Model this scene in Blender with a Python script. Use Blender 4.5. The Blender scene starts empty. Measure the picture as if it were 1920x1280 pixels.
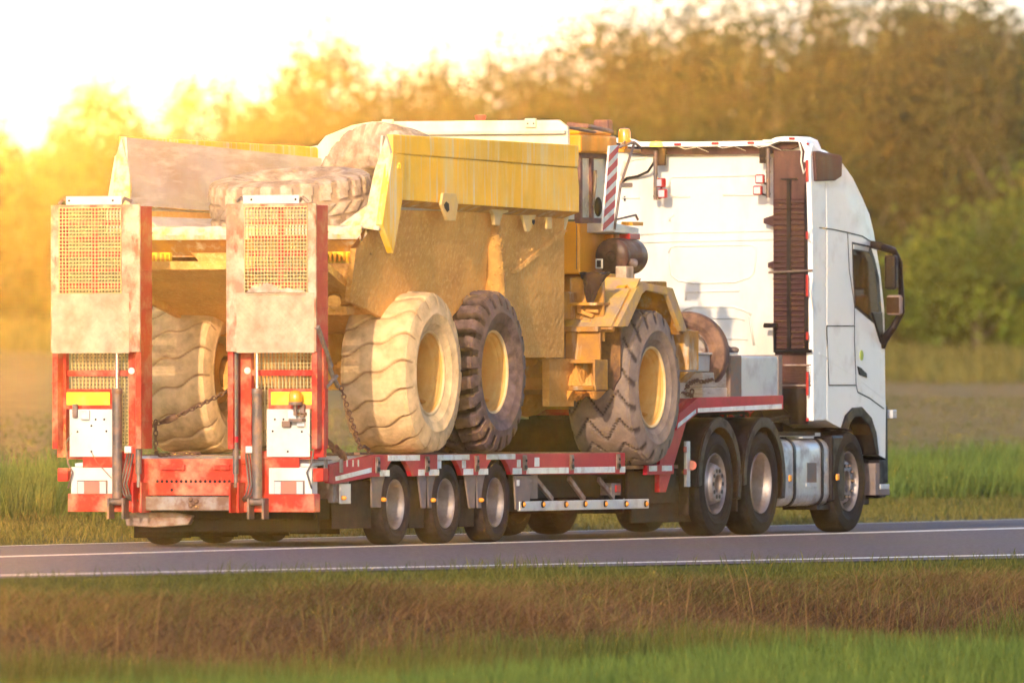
import bpy, bmesh, math, random
import numpy as np
from mathutils import Vector, Matrix
from math import sin, cos, pi, radians, atan2, sqrt

scene = bpy.context.scene
COL = scene.collection
rnd = random.Random(7)

# ------------------------------------------------------------------ camera
# The lorry's axis is world X (it drives towards +X), its left is +Y.
cam_data = bpy.data.cameras.new('camera')
cam = bpy.data.objects.new('camera', cam_data)
COL.objects.link(cam)
yaw, pitch, roll = 0.3623, 0.0032, -0.0013
fw = Vector((cos(pitch) * cos(yaw), cos(pitch) * sin(yaw), sin(pitch)))
rt = Vector((sin(yaw), -cos(yaw), 0))
up = rt.cross(fw)
r2 = rt * cos(roll) + up * sin(roll)
u2 = up * cos(roll) - rt * sin(roll)
m = Matrix((r2, u2, -fw)).transposed().to_4x4()
m.translation = Vector((-135.961, -53.999, 1.5))
cam.matrix_world = m
cam_data.sensor_width = 36
cam_data.lens = 36 * 28258.26 / 1920
cam_data.clip_start = 1
cam_data.clip_end = 6000
cam_data.dof.use_dof = True
cam_data.dof.focus_distance = 149.0
cam_data.dof.aperture_fstop = 3.3
scene.camera = cam

# ------------------------------------------------------------------ light
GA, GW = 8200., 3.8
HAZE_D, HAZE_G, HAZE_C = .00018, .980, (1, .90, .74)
SUN_AZ = radians(9)          # the low sun stands behind the lorry, a little to its right
SUN_EL = radians(19)
world = bpy.data.worlds.new('World')
scene.world = world
world.use_nodes = True
nt = world.node_tree
bg = nt.nodes['Background']
sky = nt.nodes.new('ShaderNodeTexSky')
sky.sky_type = 'NISHITA'
sky.sun_disc = False
sky.sun_elevation = SUN_EL
sun_dir = Vector((-cos(SUN_AZ) * cos(SUN_EL), -sin(SUN_AZ) * cos(SUN_EL), sin(SUN_EL)))
sky.sun_rotation = atan2(sun_dir.x, sun_dir.y)
sky.dust_density = 1.5
sky.ozone_density = 3
sky.air_density = 1.0
nt.links.new(sky.outputs[0], bg.inputs[0])
bg.inputs[1].default_value = 0.15
# added glow patch above and left of the view, opposite the sun lamp
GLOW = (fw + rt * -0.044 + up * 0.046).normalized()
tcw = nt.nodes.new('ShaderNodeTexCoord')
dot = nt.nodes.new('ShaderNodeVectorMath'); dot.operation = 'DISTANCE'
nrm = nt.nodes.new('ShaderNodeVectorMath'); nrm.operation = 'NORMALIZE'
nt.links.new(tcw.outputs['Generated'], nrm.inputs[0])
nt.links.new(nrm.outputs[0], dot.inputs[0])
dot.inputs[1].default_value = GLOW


def glow_lobe(prev, width, colour, power, gauss=True):
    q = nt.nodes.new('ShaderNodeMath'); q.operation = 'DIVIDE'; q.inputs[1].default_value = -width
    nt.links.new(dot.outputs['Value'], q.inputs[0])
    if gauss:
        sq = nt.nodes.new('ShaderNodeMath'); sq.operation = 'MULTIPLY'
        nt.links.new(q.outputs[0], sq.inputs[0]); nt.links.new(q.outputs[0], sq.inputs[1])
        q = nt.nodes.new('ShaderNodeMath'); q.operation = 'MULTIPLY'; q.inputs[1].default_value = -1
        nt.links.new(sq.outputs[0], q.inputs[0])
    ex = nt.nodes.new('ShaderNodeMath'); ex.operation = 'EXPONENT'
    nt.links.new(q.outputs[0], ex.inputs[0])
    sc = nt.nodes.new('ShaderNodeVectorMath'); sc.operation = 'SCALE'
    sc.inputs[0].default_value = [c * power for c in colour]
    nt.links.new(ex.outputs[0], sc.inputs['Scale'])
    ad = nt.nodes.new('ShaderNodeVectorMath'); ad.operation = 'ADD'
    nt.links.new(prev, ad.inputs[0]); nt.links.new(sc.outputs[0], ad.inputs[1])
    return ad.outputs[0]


c = glow_lobe(sky.outputs[0], .010, (1, .45, .06), GA)
c = glow_lobe(c, .30, (1, .97, .95), GW, False)
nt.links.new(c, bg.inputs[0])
world.cycles.sampling_method = 'MANUAL'
world.cycles.sample_map_resolution = 2048
sun_data = bpy.data.lights.new('sun', 'SUN')
sun_data.energy = 2.9
sun_data.angle = radians(0.6)
sun_data.color = (1.0, 0.76, 0.50)
sun = bpy.data.objects.new('sun', sun_data)
COL.objects.link(sun)
sun.rotation_euler = (-sun_dir).to_track_quat('-Z', 'Y').to_euler()

scene.view_settings.view_transform = 'Standard'
scene.view_settings.look = 'None'
scene.view_settings.exposure = 0.80
scene.view_settings.gamma = 1
scene.view_settings.use_curve_mapping = False
scene.render.engine = 'CYCLES'
scene.cycles.use_denoising = True
scene.cycles.max_bounces = 6
scene.cycles.volume_bounces = 0

# ------------------------------------------------------------------ materials
def mat(name, col, rough=.6, metal=0., dirt=None, amt=.5, scale=3., stretch=(1, 1, 1), bump=0., bscale=40.,
        var=.12, soft=.12, emit=None, coat=0., trans=0., streak=None, spec=None, groove_shade=None):
    m = bpy.data.materials.new(name)
    m.use_nodes = True
    nt = m.node_tree
    p = nt.nodes['Principled BSDF']
    L = nt.links.new
    p.inputs['Roughness'].default_value = rough
    p.inputs['Metallic'].default_value = metal
    if coat:
        p.inputs['Coat Weight'].default_value = coat
        p.inputs['Coat Roughness'].default_value = .08
    if max(col) < .06 and not coat:
        p.inputs['Specular IOR Level'].default_value = .14
    if spec is not None:
        p.inputs['Specular IOR Level'].default_value = spec
    if trans:
        p.inputs['Transmission Weight'].default_value = trans
    if emit:
        p.inputs['Emission Color'].default_value = (*col, 1)
        p.inputs['Emission Strength'].default_value = emit
    tc = nt.nodes.new('ShaderNodeTexCoord')
    base = None
    if var:
        n0 = nt.nodes.new('ShaderNodeTexNoise')
        n0.inputs['Scale'].default_value = scale * .6
        n0.inputs['Detail'].default_value = 6
        L(tc.outputs['Object'], n0.inputs['Vector'])
        r0 = nt.nodes.new('ShaderNodeMapRange')
        r0.inputs[1].default_value = .3
        r0.inputs[2].default_value = .7
        r0.inputs[3].default_value = 1 - var
        r0.inputs[4].default_value = 1 + var
        L(n0.outputs[0], r0.inputs[0])
        mx = nt.nodes.new('ShaderNodeVectorMath')
        mx.operation = 'SCALE'
        mx.inputs[0].default_value = col
        L(r0.outputs[0], mx.inputs['Scale'])
        base = mx.outputs[0]
    def dirt_layer(base, dirt, amt, scale, stretch, soft):
        mp = nt.nodes.new('ShaderNodeMapping')
        mp.inputs['Scale'].default_value = stretch
        L(tc.outputs['Object'], mp.inputs[0])
        n1 = nt.nodes.new('ShaderNodeTexNoise')
        n1.inputs['Scale'].default_value = scale
        n1.inputs['Detail'].default_value = 9
        n1.inputs['Roughness'].default_value = .62
        L(mp.outputs[0], n1.inputs['Vector'])
        r1 = nt.nodes.new('ShaderNodeMapRange')
        c = .68 - .36 * amt
        r1.inputs[1].default_value = c - soft
        r1.inputs[2].default_value = c + soft
        L(n1.outputs[0], r1.inputs[0])
        mix = nt.nodes.new('ShaderNodeMix')
        mix.data_type = 'RGBA'
        L(r1.outputs[0], mix.inputs[0])
        if base is not None:
            L(base, mix.inputs[6])
        else:
            mix.inputs[6].default_value = (*col, 1)
        mix.inputs[7].default_value = (*dirt, 1)
        return mix.outputs[2], r1.outputs[0]
    if dirt is not None:
        base, fac = dirt_layer(base, dirt, amt, scale, stretch, soft)
        rr = nt.nodes.new('ShaderNodeMapRange')
        rr.inputs[3].default_value = rough
        rr.inputs[4].default_value = .85
        L(fac, rr.inputs[0])
        L(rr.outputs[0], p.inputs['Roughness'])
    if streak is not None:
        base, fac = dirt_layer(base, streak[0], streak[1], streak[2], streak[3], .08)
    if groove_shade is not None:          # shade in the tread grooves, put into the colour by depth
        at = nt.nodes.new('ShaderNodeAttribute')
        at.attribute_name = 'groove_shade'
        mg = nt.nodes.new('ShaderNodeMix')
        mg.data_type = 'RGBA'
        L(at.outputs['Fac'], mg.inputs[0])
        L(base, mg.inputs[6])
        mg.inputs[7].default_value = (*groove_shade, 1)
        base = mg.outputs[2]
    if base is not None:
        L(base, p.inputs['Base Color'])
    else:
        p.inputs['Base Color'].default_value = (*col, 1)
    if bump:
        nb = nt.nodes.new('ShaderNodeTexNoise')
        nb.inputs['Scale'].default_value = bscale
        nb.inputs['Detail'].default_value = 8
        L(tc.outputs['Object'], nb.inputs['Vector'])
        b = nt.nodes.new('ShaderNodeBump')
        b.inputs['Strength'].default_value = 1
        b.inputs['Distance'].default_value = bump
        L(nb.outputs[0], b.inputs['Height'])
        L(b.outputs[0], p.inputs['Normal'])
    return m


DUST = (.50, .38, .23)
MUD = (.42, .27, .11)
PALE = (.62, .52, .40)
M = {}
M['red'] = mat('trailer_red_paint', (.46, .006, .026), .38, spec=.2, dirt=(.34, .10, .09), amt=.14, scale=5, bump=.0015)
M['redd'] = mat('dusty_red_paint', (.52, .026, .014), .5, spec=.25, dirt=(.58, .24, .15), amt=.26, scale=4, bump=.002)
M['ramp'] = mat('dusty_ramp_steel', (.44, .18, .11), .6, dirt=(.60, .44, .32), amt=.48, scale=5, bump=.002, streak=((.30, .09, .045), .26, 9, (1, 1, .5)))
M['tread'] = mat('dusty_tread_plate', (.36, .22, .14), .6, dirt=(.56, .42, .30), amt=.5, scale=7, soft=.2, bump=.001)
M['grate'] = mat('galvanised_grate', (.52, .40, .20), .5, .2, dirt=(.60, .48, .22), amt=.5, scale=9)
M['white'] = mat('white_sheet_metal', (.60, .58, .55), .45, dirt=(.55, .45, .38), amt=.12, scale=4)
M['cab'] = mat('white_cab_paint', (.86, .86, .87), .28, dirt=(.58, .55, .52), amt=.06, scale=2.5, var=.02, coat=.6)
M['cabback'] = mat('white_cab_rear_wall', (.63, .615, .58), .5, dirt=(.52, .46, .39), amt=.15, scale=2, var=.03, stretch=(1, 1, .3))
M['black'] = mat('black_plastic', (.009, .007, .011), .28, dirt=(.018, .012, .014), amt=.25, scale=4)
M['duct'] = mat('dusty_black_duct', (.050, .022, .026), .42, dirt=(.12, .055, .055), amt=.35, scale=4, stretch=(1, 1, .3))
M['shade_black'] = mat('shaded_rubber', (.007, .006, .006), .9, var=.2)  # near-black rubber; the shade under the trailer is put into its colour
M['dark'] = mat('dark_chassis_steel', (.012, .009, .009), .6, dirt=(.05, .03, .02), amt=.3, scale=4, bump=.003)
M['rubber'] = mat('tyre_rubber', (.010, .009, .010), .7, dirt=(.026, .019, .018), amt=.35, scale=6)
M['rubberd'] = mat('dusty_tyre_rubber', (.016, .012, .012), .75, dirt=(.045, .030, .028), amt=.45, scale=5)
M['rim'] = mat('silver_rim', (.42, .40, .41), .34, .85, dirt=(.16, .11, .10), amt=.42, soft=.3, scale=3)
M['rimd'] = mat('dusty_steel_rim', (.42, .38, .37), .45, .5, dirt=(.14, .08, .07), amt=.4, scale=8)
M['alu'] = mat('aluminium_sheet', (.62, .62, .64), .38, .6, dirt=(.45, .42, .42), amt=.2, scale=2.5, var=.06)
M['tank'] = mat('aluminium_tank', (.66, .65, .65), .36, .75, dirt=(.40, .36, .35), amt=.35, scale=5, var=.1)
M['chrome'] = mat('polished_rod', (.85, .83, .80), .15, .9, var=0)
M['cyl'] = mat('grey_cylinder_paint', (.12, .095, .09), .45, .3, dirt=(.32, .18, .12), amt=.3, scale=6)
M['steel'] = mat('bare_steel', (.30, .26, .25), .5, .6, dirt=(.25, .14, .10), amt=.5, scale=8)
M['rust'] = mat('rusty_chain_steel', (.16, .075, .045), .7, .3, dirt=(.26, .14, .08), amt=.5, scale=20)
M['refw'] = mat('white_reflective_tape', (.78, .77, .76), .4, dirt=(.5, .4, .36), amt=.18, scale=9)
M['refr'] = mat('red_reflective_tape', (.55, .03, .04), .4)
M['yel'] = mat('yellow_reflector_plate', (.90, .62, .02), .4, dirt=(.75, .5, .1), amt=.2, scale=8)
M['amber'] = mat('amber_lens', (.85, .32, .02), .2, coat=.5, var=.05)
M['redlens'] = mat('red_lens', (.36, .015, .015), .2, coat=.5, var=.05)
M['clear'] = mat('clear_lens', (.48, .48, .52), .12, coat=.5, var=.05)
M['glass'] = mat('dark_window_glass', (.028, .014, .010), .08, spec=.18, var=0)
M['body'] = mat('muddy_yellow_paint', (.92, .50, .004), .5, spec=.2, dirt=(.86, .60, .20), amt=.34, scale=3, stretch=(1, 1, .22), streak=((.74, .64, .46), .20, 12, (1, 1, .07)), bump=.002, bscale=20)
M['bodyin'] = mat('scoured_body_steel', (.54, .47, .43), .5, .15, dirt=(.50, .38, .28), amt=.4, scale=2.5, stretch=(.35, 1, 1), streak=((.66, .58, .52), .3, 10, (.15, 1, 1)), bump=.003)
M['mud'] = mat('dried_mud', (.56, .24, .04), .9, dirt=(.64, .34, .10), amt=.45, scale=3, bump=.02, bscale=22)
M['mudy'] = mat('muddy_yellow_steel', (.56, .26, .014), .75, dirt=(.36, .17, .05), amt=.6, scale=4, bump=.008, bscale=20, streak=((.52, .42, .32), .2, 7, (1, 1, .3)))
M['orange'] = mat('orange_yellow_paint', (.80, .30, .004), .4, spec=.25, dirt=(.62, .34, .10), amt=.16, scale=4, stretch=(1, 1, .3), coat=.2)
M['tyA'] = mat('mud_caked_tyre', (.44, .28, .14), .9, dirt=(.80, .56, .30), amt=.68, soft=.2, groove_shade=(.36, .20, .09), scale=7, bump=.006, bscale=25)
M['tyB'] = mat('dark_lugged_tyre', (.055, .036, .038), .5, groove_shade=(.012, .007, .007), dirt=(.20, .14, .14), amt=.38, soft=.2, scale=9, bump=.003)
M['tyC'] = mat('grey_dusty_tyre', (.13, .088, .078), .75, groove_shade=(.05, .03, .024), dirt=(.30, .23, .19), amt=.5, soft=.3, scale=7, bump=.004)
M['tyD'] = mat('pale_muddy_loose_tyre', (.28, .19, .13), .9, groove_shade=(.32, .22, .15), dirt=(.55, .43, .32), amt=.5, scale=6, bump=.01, bscale=18)
M['wood'] = mat('pale_timber', (.62, .52, .42), .7, dirt=(.42, .30, .22), amt=.25, scale=4, stretch=(1, 1, 6))
M['cable'] = mat('white_cable', (.75, .68, .62), .5)
M['asphalt'] = mat('asphalt', (.055, .042, .064), .85, dirt=(.13, .108, .135), amt=.5, scale=22, bump=.003, bscale=220, streak=((.09, .08, .085), .4, .5, (.08, 1.6, 1)))
M['line'] = mat('road_paint', (.74, .73, .72), .6, dirt=(.4, .37, .35), amt=.15, scale=20)


# ------------------------------------------------------------------ mesh builder
class MB:
    def __init__(s):
        s.v = []
        s.f = []
        s.T = None

    def add(s, vs, fs):
        b = len(s.v)
        if s.T is not None:
            vs = [tuple(s.T @ Vector(q)) for q in vs]
        s.v += [tuple(q) for q in vs]
        s.f += [tuple(b + i for i in f) for f in fs]
        return s

    def box(s, x0, x1, y0, y1, z0, z1):
        x0, x1 = sorted((x0, x1)); y0, y1 = sorted((y0, y1)); z0, z1 = sorted((z0, z1))
        v = [(x, y, z) for x in (x0, x1) for y in (y0, y1) for z in (z0, z1)]
        return s.add(v, [(0, 1, 3, 2), (4, 6, 7, 5), (0, 4, 5, 1), (2, 3, 7, 6), (0, 2, 6, 4), (1, 5, 7, 3)])

    def prism(s, pts, axis, a0, a1):
        """pts: 2-D outline; axis 'y': (x,z); 'x': (y,z); 'z': (x,y)"""
        n = len(pts)
        def w(p, a):
            return {'x': (a, p[0], p[1]), 'y': (p[0], a, p[1]), 'z': (p[0], p[1], a)}[axis]
        v = [w(p, a0) for p in pts] + [w(p, a1) for p in pts]
        f = [tuple(range(n - 1, -1, -1)), tuple(range(n, 2 * n))] + [(i, (i + 1) % n, n + (i + 1) % n, n + i) for i in range(n)]
        return s.add(v, f)

    def slab(s, pts, d):
        """3-D polygon given thickness vector d"""
        n = len(pts)
        d = Vector(d)
        v = [Vector(p) for p in pts] + [Vector(p) + d for p in pts]
        f = [tuple(range(n - 1, -1, -1)), tuple(range(n, 2 * n))] + [(i, (i + 1) % n, n + (i + 1) % n, n + i) for i in range(n)]
        return s.add(v, f)

    def cyl(s, p0, p1, r, n=12, r1=None, cap=True):
        return s.tube([p0, p1], [r, r if r1 is None else r1], n, cap)

    def tube(s, pts, r, n=8, cap=True):
        pts = [Vector(p) for p in pts]
        k = len(pts)
        rr = r if isinstance(r, (list, tuple)) else [r] * k
        t0 = (pts[1] - pts[0]).normalized()
        a = t0.orthogonal().normalized()
        vs = []
        for i, p in enumerate(pts):
            t = (pts[min(i + 1, k - 1)] - pts[max(i - 1, 0)]).normalized()
            a = (a - t * a.dot(t)).normalized()
            b = t.cross(a)
            for j in range(n):
                an = 2 * pi * j / n
                vs.append(p + (a * cos(an) + b * sin(an)) * rr[i])
        fs = [(i * n + j, i * n + (j + 1) % n, (i + 1) * n + (j + 1) % n, (i + 1) * n + j) for i in range(k - 1) for j in range(n)]
        if cap:
            fs += [tuple(range(n - 1, -1, -1)), tuple((k - 1) * n + j for j in range(n))]
        return s.add(vs, fs)

    def lathe(s, prof, c=(0, 0, 0), n=40, axis='y', cap=False):
        """prof: (radius, offset along axis)"""
        k = len(prof)
        vs = []
        for i in range(n):
            a = 2 * pi * i / n
            for r, o in prof:
                if axis == 'y':
                    vs.append((c[0] + r * cos(a), c[1] + o, c[2] + r * sin(a)))
                elif axis == 'x':
                    vs.append((c[0] + o, c[1] + r * cos(a), c[2] + r * sin(a)))
                else:
                    vs.append((c[0] + r * cos(a), c[1] + r * sin(a), c[2] + o))
        fs = [(i * k + j, ((i + 1) % n) * k + j, ((i + 1) % n) * k + j + 1, i * k + j + 1) for i in range(n) for j in range(k - 1)]
        if cap:
            fs += [tuple(i * k for i in range(n)), tuple(i * k + k - 1 for i in range(n - 1, -1, -1))]
        return s.add(vs, fs)

    def bar(s, p0, p1, w, h, up=(0, 0, 1)):
        """rectangular bar along p0-p1: w across, h along 'up'"""
        p0, p1 = Vector(p0), Vector(p1)
        t = (p1 - p0).normalized()
        u = Vector(up)
        u = (u - t * u.dot(t)).normalized()
        q = t.cross(u)
        v = [p + q * a * w / 2 + u * b * h / 2 for p in (p0, p1) for a in (-1, 1) for b in (-1, 1)]
        return s.add(v, [(0, 1, 3, 2), (4, 6, 7, 5), (0, 4, 5, 1), (2, 3, 7, 6), (0, 2, 6, 4), (1, 5, 7, 3)])

    def sphere(s, c, r, n=10, sc=(1, 1, 1)):
        prof = [(r * sin(pi * i / n) * 1.0 + 1e-5, -r * cos(pi * i / n)) for i in range(n + 1)]
        b = len(s.v)
        s.lathe(prof, (0, 0, 0), n * 2, 'z')
        for i in range(b, len(s.v)):
            q = s.v[i]
            s.v[i] = (c[0] + q[0] * sc[0], c[1] + q[1] * sc[1], c[2] + q[2] * sc[2])
        return s

    def mesh(s, name, material, smooth=None):
        me = bpy.data.meshes.new(name)
        me.from_pydata([tuple(q) for q in s.v], [], s.f)
        bm = bmesh.new()
        bm.from_mesh(me)
        bmesh.ops.recalc_face_normals(bm, faces=bm.faces)
        bm.to_mesh(me)
        bm.free()
        me.materials.append(material)
        if smooth is not None:
            me.polygons.foreach_set('use_smooth', [True] * len(me.polygons))
            if smooth < 180:
                me.set_sharp_from_angle(angle=radians(smooth))
        return me

    def build(s, name, material, parent=None, bevel=0., smooth=None, label=None, off=None, kind=None):
        o = link(name, s.mesh(name, material, smooth), parent)
        if off is not None:
            o.location = off
        elif parent is not None:
            base = Vector(parent.get('_base', (0, 0, 0)))
            o.location = -base
            o['_base'] = (0, 0, 0)
        if bevel:
            b = o.modifiers.new('bevel', 'BEVEL')
            b.width = bevel
            b.segments = 2
            b.limit_method = 'ANGLE'
            b.angle_limit = radians(40)
        if label:
            o['label'] = label
        if kind:
            o['kind'] = kind
        return o


def link(name, data, parent=None):
    o = bpy.data.objects.new(name, data)
    COL.objects.link(o)
    if parent is not None:
        o.parent = parent
    return o


def thing(name, label, cat, loc=(0, 0, 0), group=None):
    o = bpy.data.objects.new(name, None)
    COL.objects.link(o)
    o.location = loc
    o.empty_display_size = .3
    o['label'] = label
    o['category'] = cat
    o['_base'] = tuple(loc)
    if group:
        o['group'] = group
    return o


def tag(o, label, cat, group=None):
    o['label'] = label
    o['category'] = cat
    if group:
        o['group'] = group
    return o


def copy_tree(o, parent=None):
    c = o.copy()
    COL.objects.link(c)
    c.parent = parent
    for ch in list(o.children):
        copy_tree(ch, c)
    return c


def nmesh(name, verts, faces, material, kind=None, label=None, attr=None):
    """fast mesh from numpy arrays (faces: (n,3) or (n,4))"""
    me = bpy.data.meshes.new(name)
    me.vertices.add(len(verts))
    me.vertices.foreach_set('co', np.asarray(verts, dtype=np.float32).ravel())
    k = faces.shape[1]
    me.loops.add(faces.size)
    me.loops.foreach_set('vertex_index', faces.astype(np.int32).ravel())
    me.polygons.add(len(faces))
    me.polygons.foreach_set('loop_start', np.arange(0, faces.size, k, dtype=np.int32))
    me.update(calc_edges=True)
    if attr is not None:
        a = me.attributes.new('tone', 'FLOAT', 'POINT')
        a.data.foreach_set('value', np.asarray(attr, dtype=np.float32))
    me.materials.append(material)
    o = link(name, me)
    if kind:
        o['kind'] = kind
    if label:
        o['label'] = label
    return o


def heap(name, x0, x1, y0, y1, z, h, seed, material, parent=None, nx=14, ny=26):
    """a lumpy pile of dried mud, lowest at its rim"""
    r = random.Random(seed)
    ph = [r.uniform(0, 6.28) for _ in range(6)]
    b = MB()
    vs = []
    for i in range(nx + 1):
        for j in range(ny + 1):
            u, v = i / nx, j / ny
            e = min(1, 6 * min(u, 1 - u)) * min(1, 8 * min(v, 1 - v))
            q = .45 + .3 * sin(7 * v + ph[0]) + .2 * sin(17 * v + 5 * u + ph[1]) + .25 * r.random()
            vs.append((x0 + (x1 - x0) * (u + r.uniform(-.02, .02)), y0 + (y1 - y0) * (v + r.uniform(-.01, .01)), z + h * max(.02, q) * e))
    n = ny + 1
    b.add(vs, [(i * n + j, i * n + j + 1, (i + 1) * n + j + 1, (i + 1) * n + j) for i in range(nx) for j in range(ny)])
    k = len(vs)
    b.add([(x0, y0, z - .02), (x1, y0, z - .02), (x1, y1, z - .02), (x0, y1, z - .02)], [(0, 1, 2, 3)])
    o = b.build(name, material, parent)
    o['kind'] = 'stuff'
    return o


def holes(name, material, parent, centres, r=.011, axis='x', t=.004, n=8):
    """one small round piece per centre, sharing a mesh"""
    b = MB()
    d = Vector((t, 0, 0)) if axis == 'x' else Vector((0, t, 0))
    b.cyl((-d / 2)[:], (d / 2)[:], r, n)
    me = b.mesh(name, material)
    base = Vector(parent.get('_base', (0, 0, 0)))
    for c in centres:
        o = link(name, me, parent)
        o.location = Vector(c) - base

# ------------------------------------------------------------------ land
CAMXY = np.array([-135.961, -53.999])
FWD = np.array([cos(yaw), sin(yaw)])
RGT = np.array([sin(yaw), -cos(yaw)])


def road_z(X, Y):
    """the hard shoulder falls away from the lane, more towards the east"""
    k = np.clip((.07 + (X + 18) * .0042) / 3.2, .01, .06)
    return np.where(Y < -1.4, (Y + 1.4) * k, 0.0)


PY = [-600, -12, -9.4, -8.4, -6.3, -5.7, -5.35, -5.0, 2.2, 3.2, 6, 9, 27, 75, 110, 700, 1500]
PZ = [-1.1, -1.0, -.98, -.92, -.40, -.27, -.22, -.12, -.06, .03, .12, .30, 1.15, 2.6, 2.9, 4.0, 6.0]


def ground_z(X, Y):
    X = np.asarray(X, float); Y = np.asarray(Y, float)
    z = np.interp(Y, PY, PZ)
    d = road_z(X, np.full_like(Y, -5.0)) + .012 + .12
    fade = np.clip((Y + 9.4) / 3.5, 0, 1) * np.clip((0 - Y) / 4.5, 0, 1)
    z = z + (d - .022) * fade
    bump = .05 * np.sin(X * .35 + 1.3 * np.sin(Y * .4)) * np.clip((-5.6 - Y) / 2, 0, 1) + .03 * np.sin(X * 1.3 + Y) * np.clip((-5.6 - Y) / 2, 0, 1)
    bump += .12 * np.sin(X * .06 + Y * .05) * np.clip((Y - 12) / 20, 0, 1)
    return z + bump


def sheet(name, xs, ys, zf, material):
    X, Y = np.meshgrid(xs, ys, indexing='ij')
    Z = zf(X, Y)
    v = np.stack([X, Y, Z], -1).reshape(-1, 3)
    nx, ny = len(xs), len(ys)
    i = np.arange(nx - 1)[:, None] * ny + np.arange(ny - 1)[None]
    f = np.stack([i, i + ny, i + ny + 1, i + 1], -1).reshape(-1, 4)
    o = nmesh(name, v, f, material, kind='structure')
    o.data.polygons.foreach_set('use_smooth', [True] * len(f))
    return o


xs = np.concatenate([[-900, -500, -300, -180], np.arange(-100, 60, 1.0), np.arange(60, 300, 6), [350, 500, 900, 2500]])
ys = np.array([-600, -250, -120, -60, -30, -20, -15, -12, -11, -10, -9.4, -8.8, -8.4, -7.8, -7.2, -6.7, -6.3, -5.9, -5.6, -5.35, -5.15, -5.0, -4.95, -4.5, 1.8, 2.28, 2.7, 3.2, 4, 5, 6, 7, 8, 9, 11, 14, 18, 22, 27, 35, 45, 55, 65, 75, 90, 110, 200, 400, 700, 1500])


def land_z(X, Y):
    z = ground_z(X, Y)
    return np.where((Y > -4.9) & (Y < 2.2), road_z(X, Y) - .15, z)


def tone_mat(name, c0, c1, rough=.7, trans=.25):
    m = bpy.data.materials.new(name)
    m.use_nodes = True
    nt = m.node_tree
    p = nt.nodes['Principled BSDF']
    p.inputs['Roughness'].default_value = rough
    p.inputs['Specular IOR Level'].default_value = .25
    a = nt.nodes.new('ShaderNodeAttribute')
    a.attribute_name = 'tone'
    mx = nt.nodes.new('ShaderNodeMix')
    mx.data_type = 'RGBA'
    mx.inputs[6].default_value = (*c0, 1)
    mx.inputs[7].default_value = (*c1, 1)
    nt.links.new(a.outputs['Fac'], mx.inputs[0])
    nt.links.new(mx.outputs[2], p.inputs['Base Color'])
    if trans:
        t = nt.nodes.new('ShaderNodeBsdfTranslucent')
        nt.links.new(mx.outputs[2], t.inputs[0])
        ms = nt.nodes.new('ShaderNodeMixShader')
        ms.inputs[0].default_value = trans
        nt.links.new(p.outputs[0], ms.inputs[1])
        nt.links.new(t.outputs[0], ms.inputs[2])
        nt.links.new(ms.outputs[0], nt.nodes['Material Output'].inputs[0])
    return m


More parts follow.
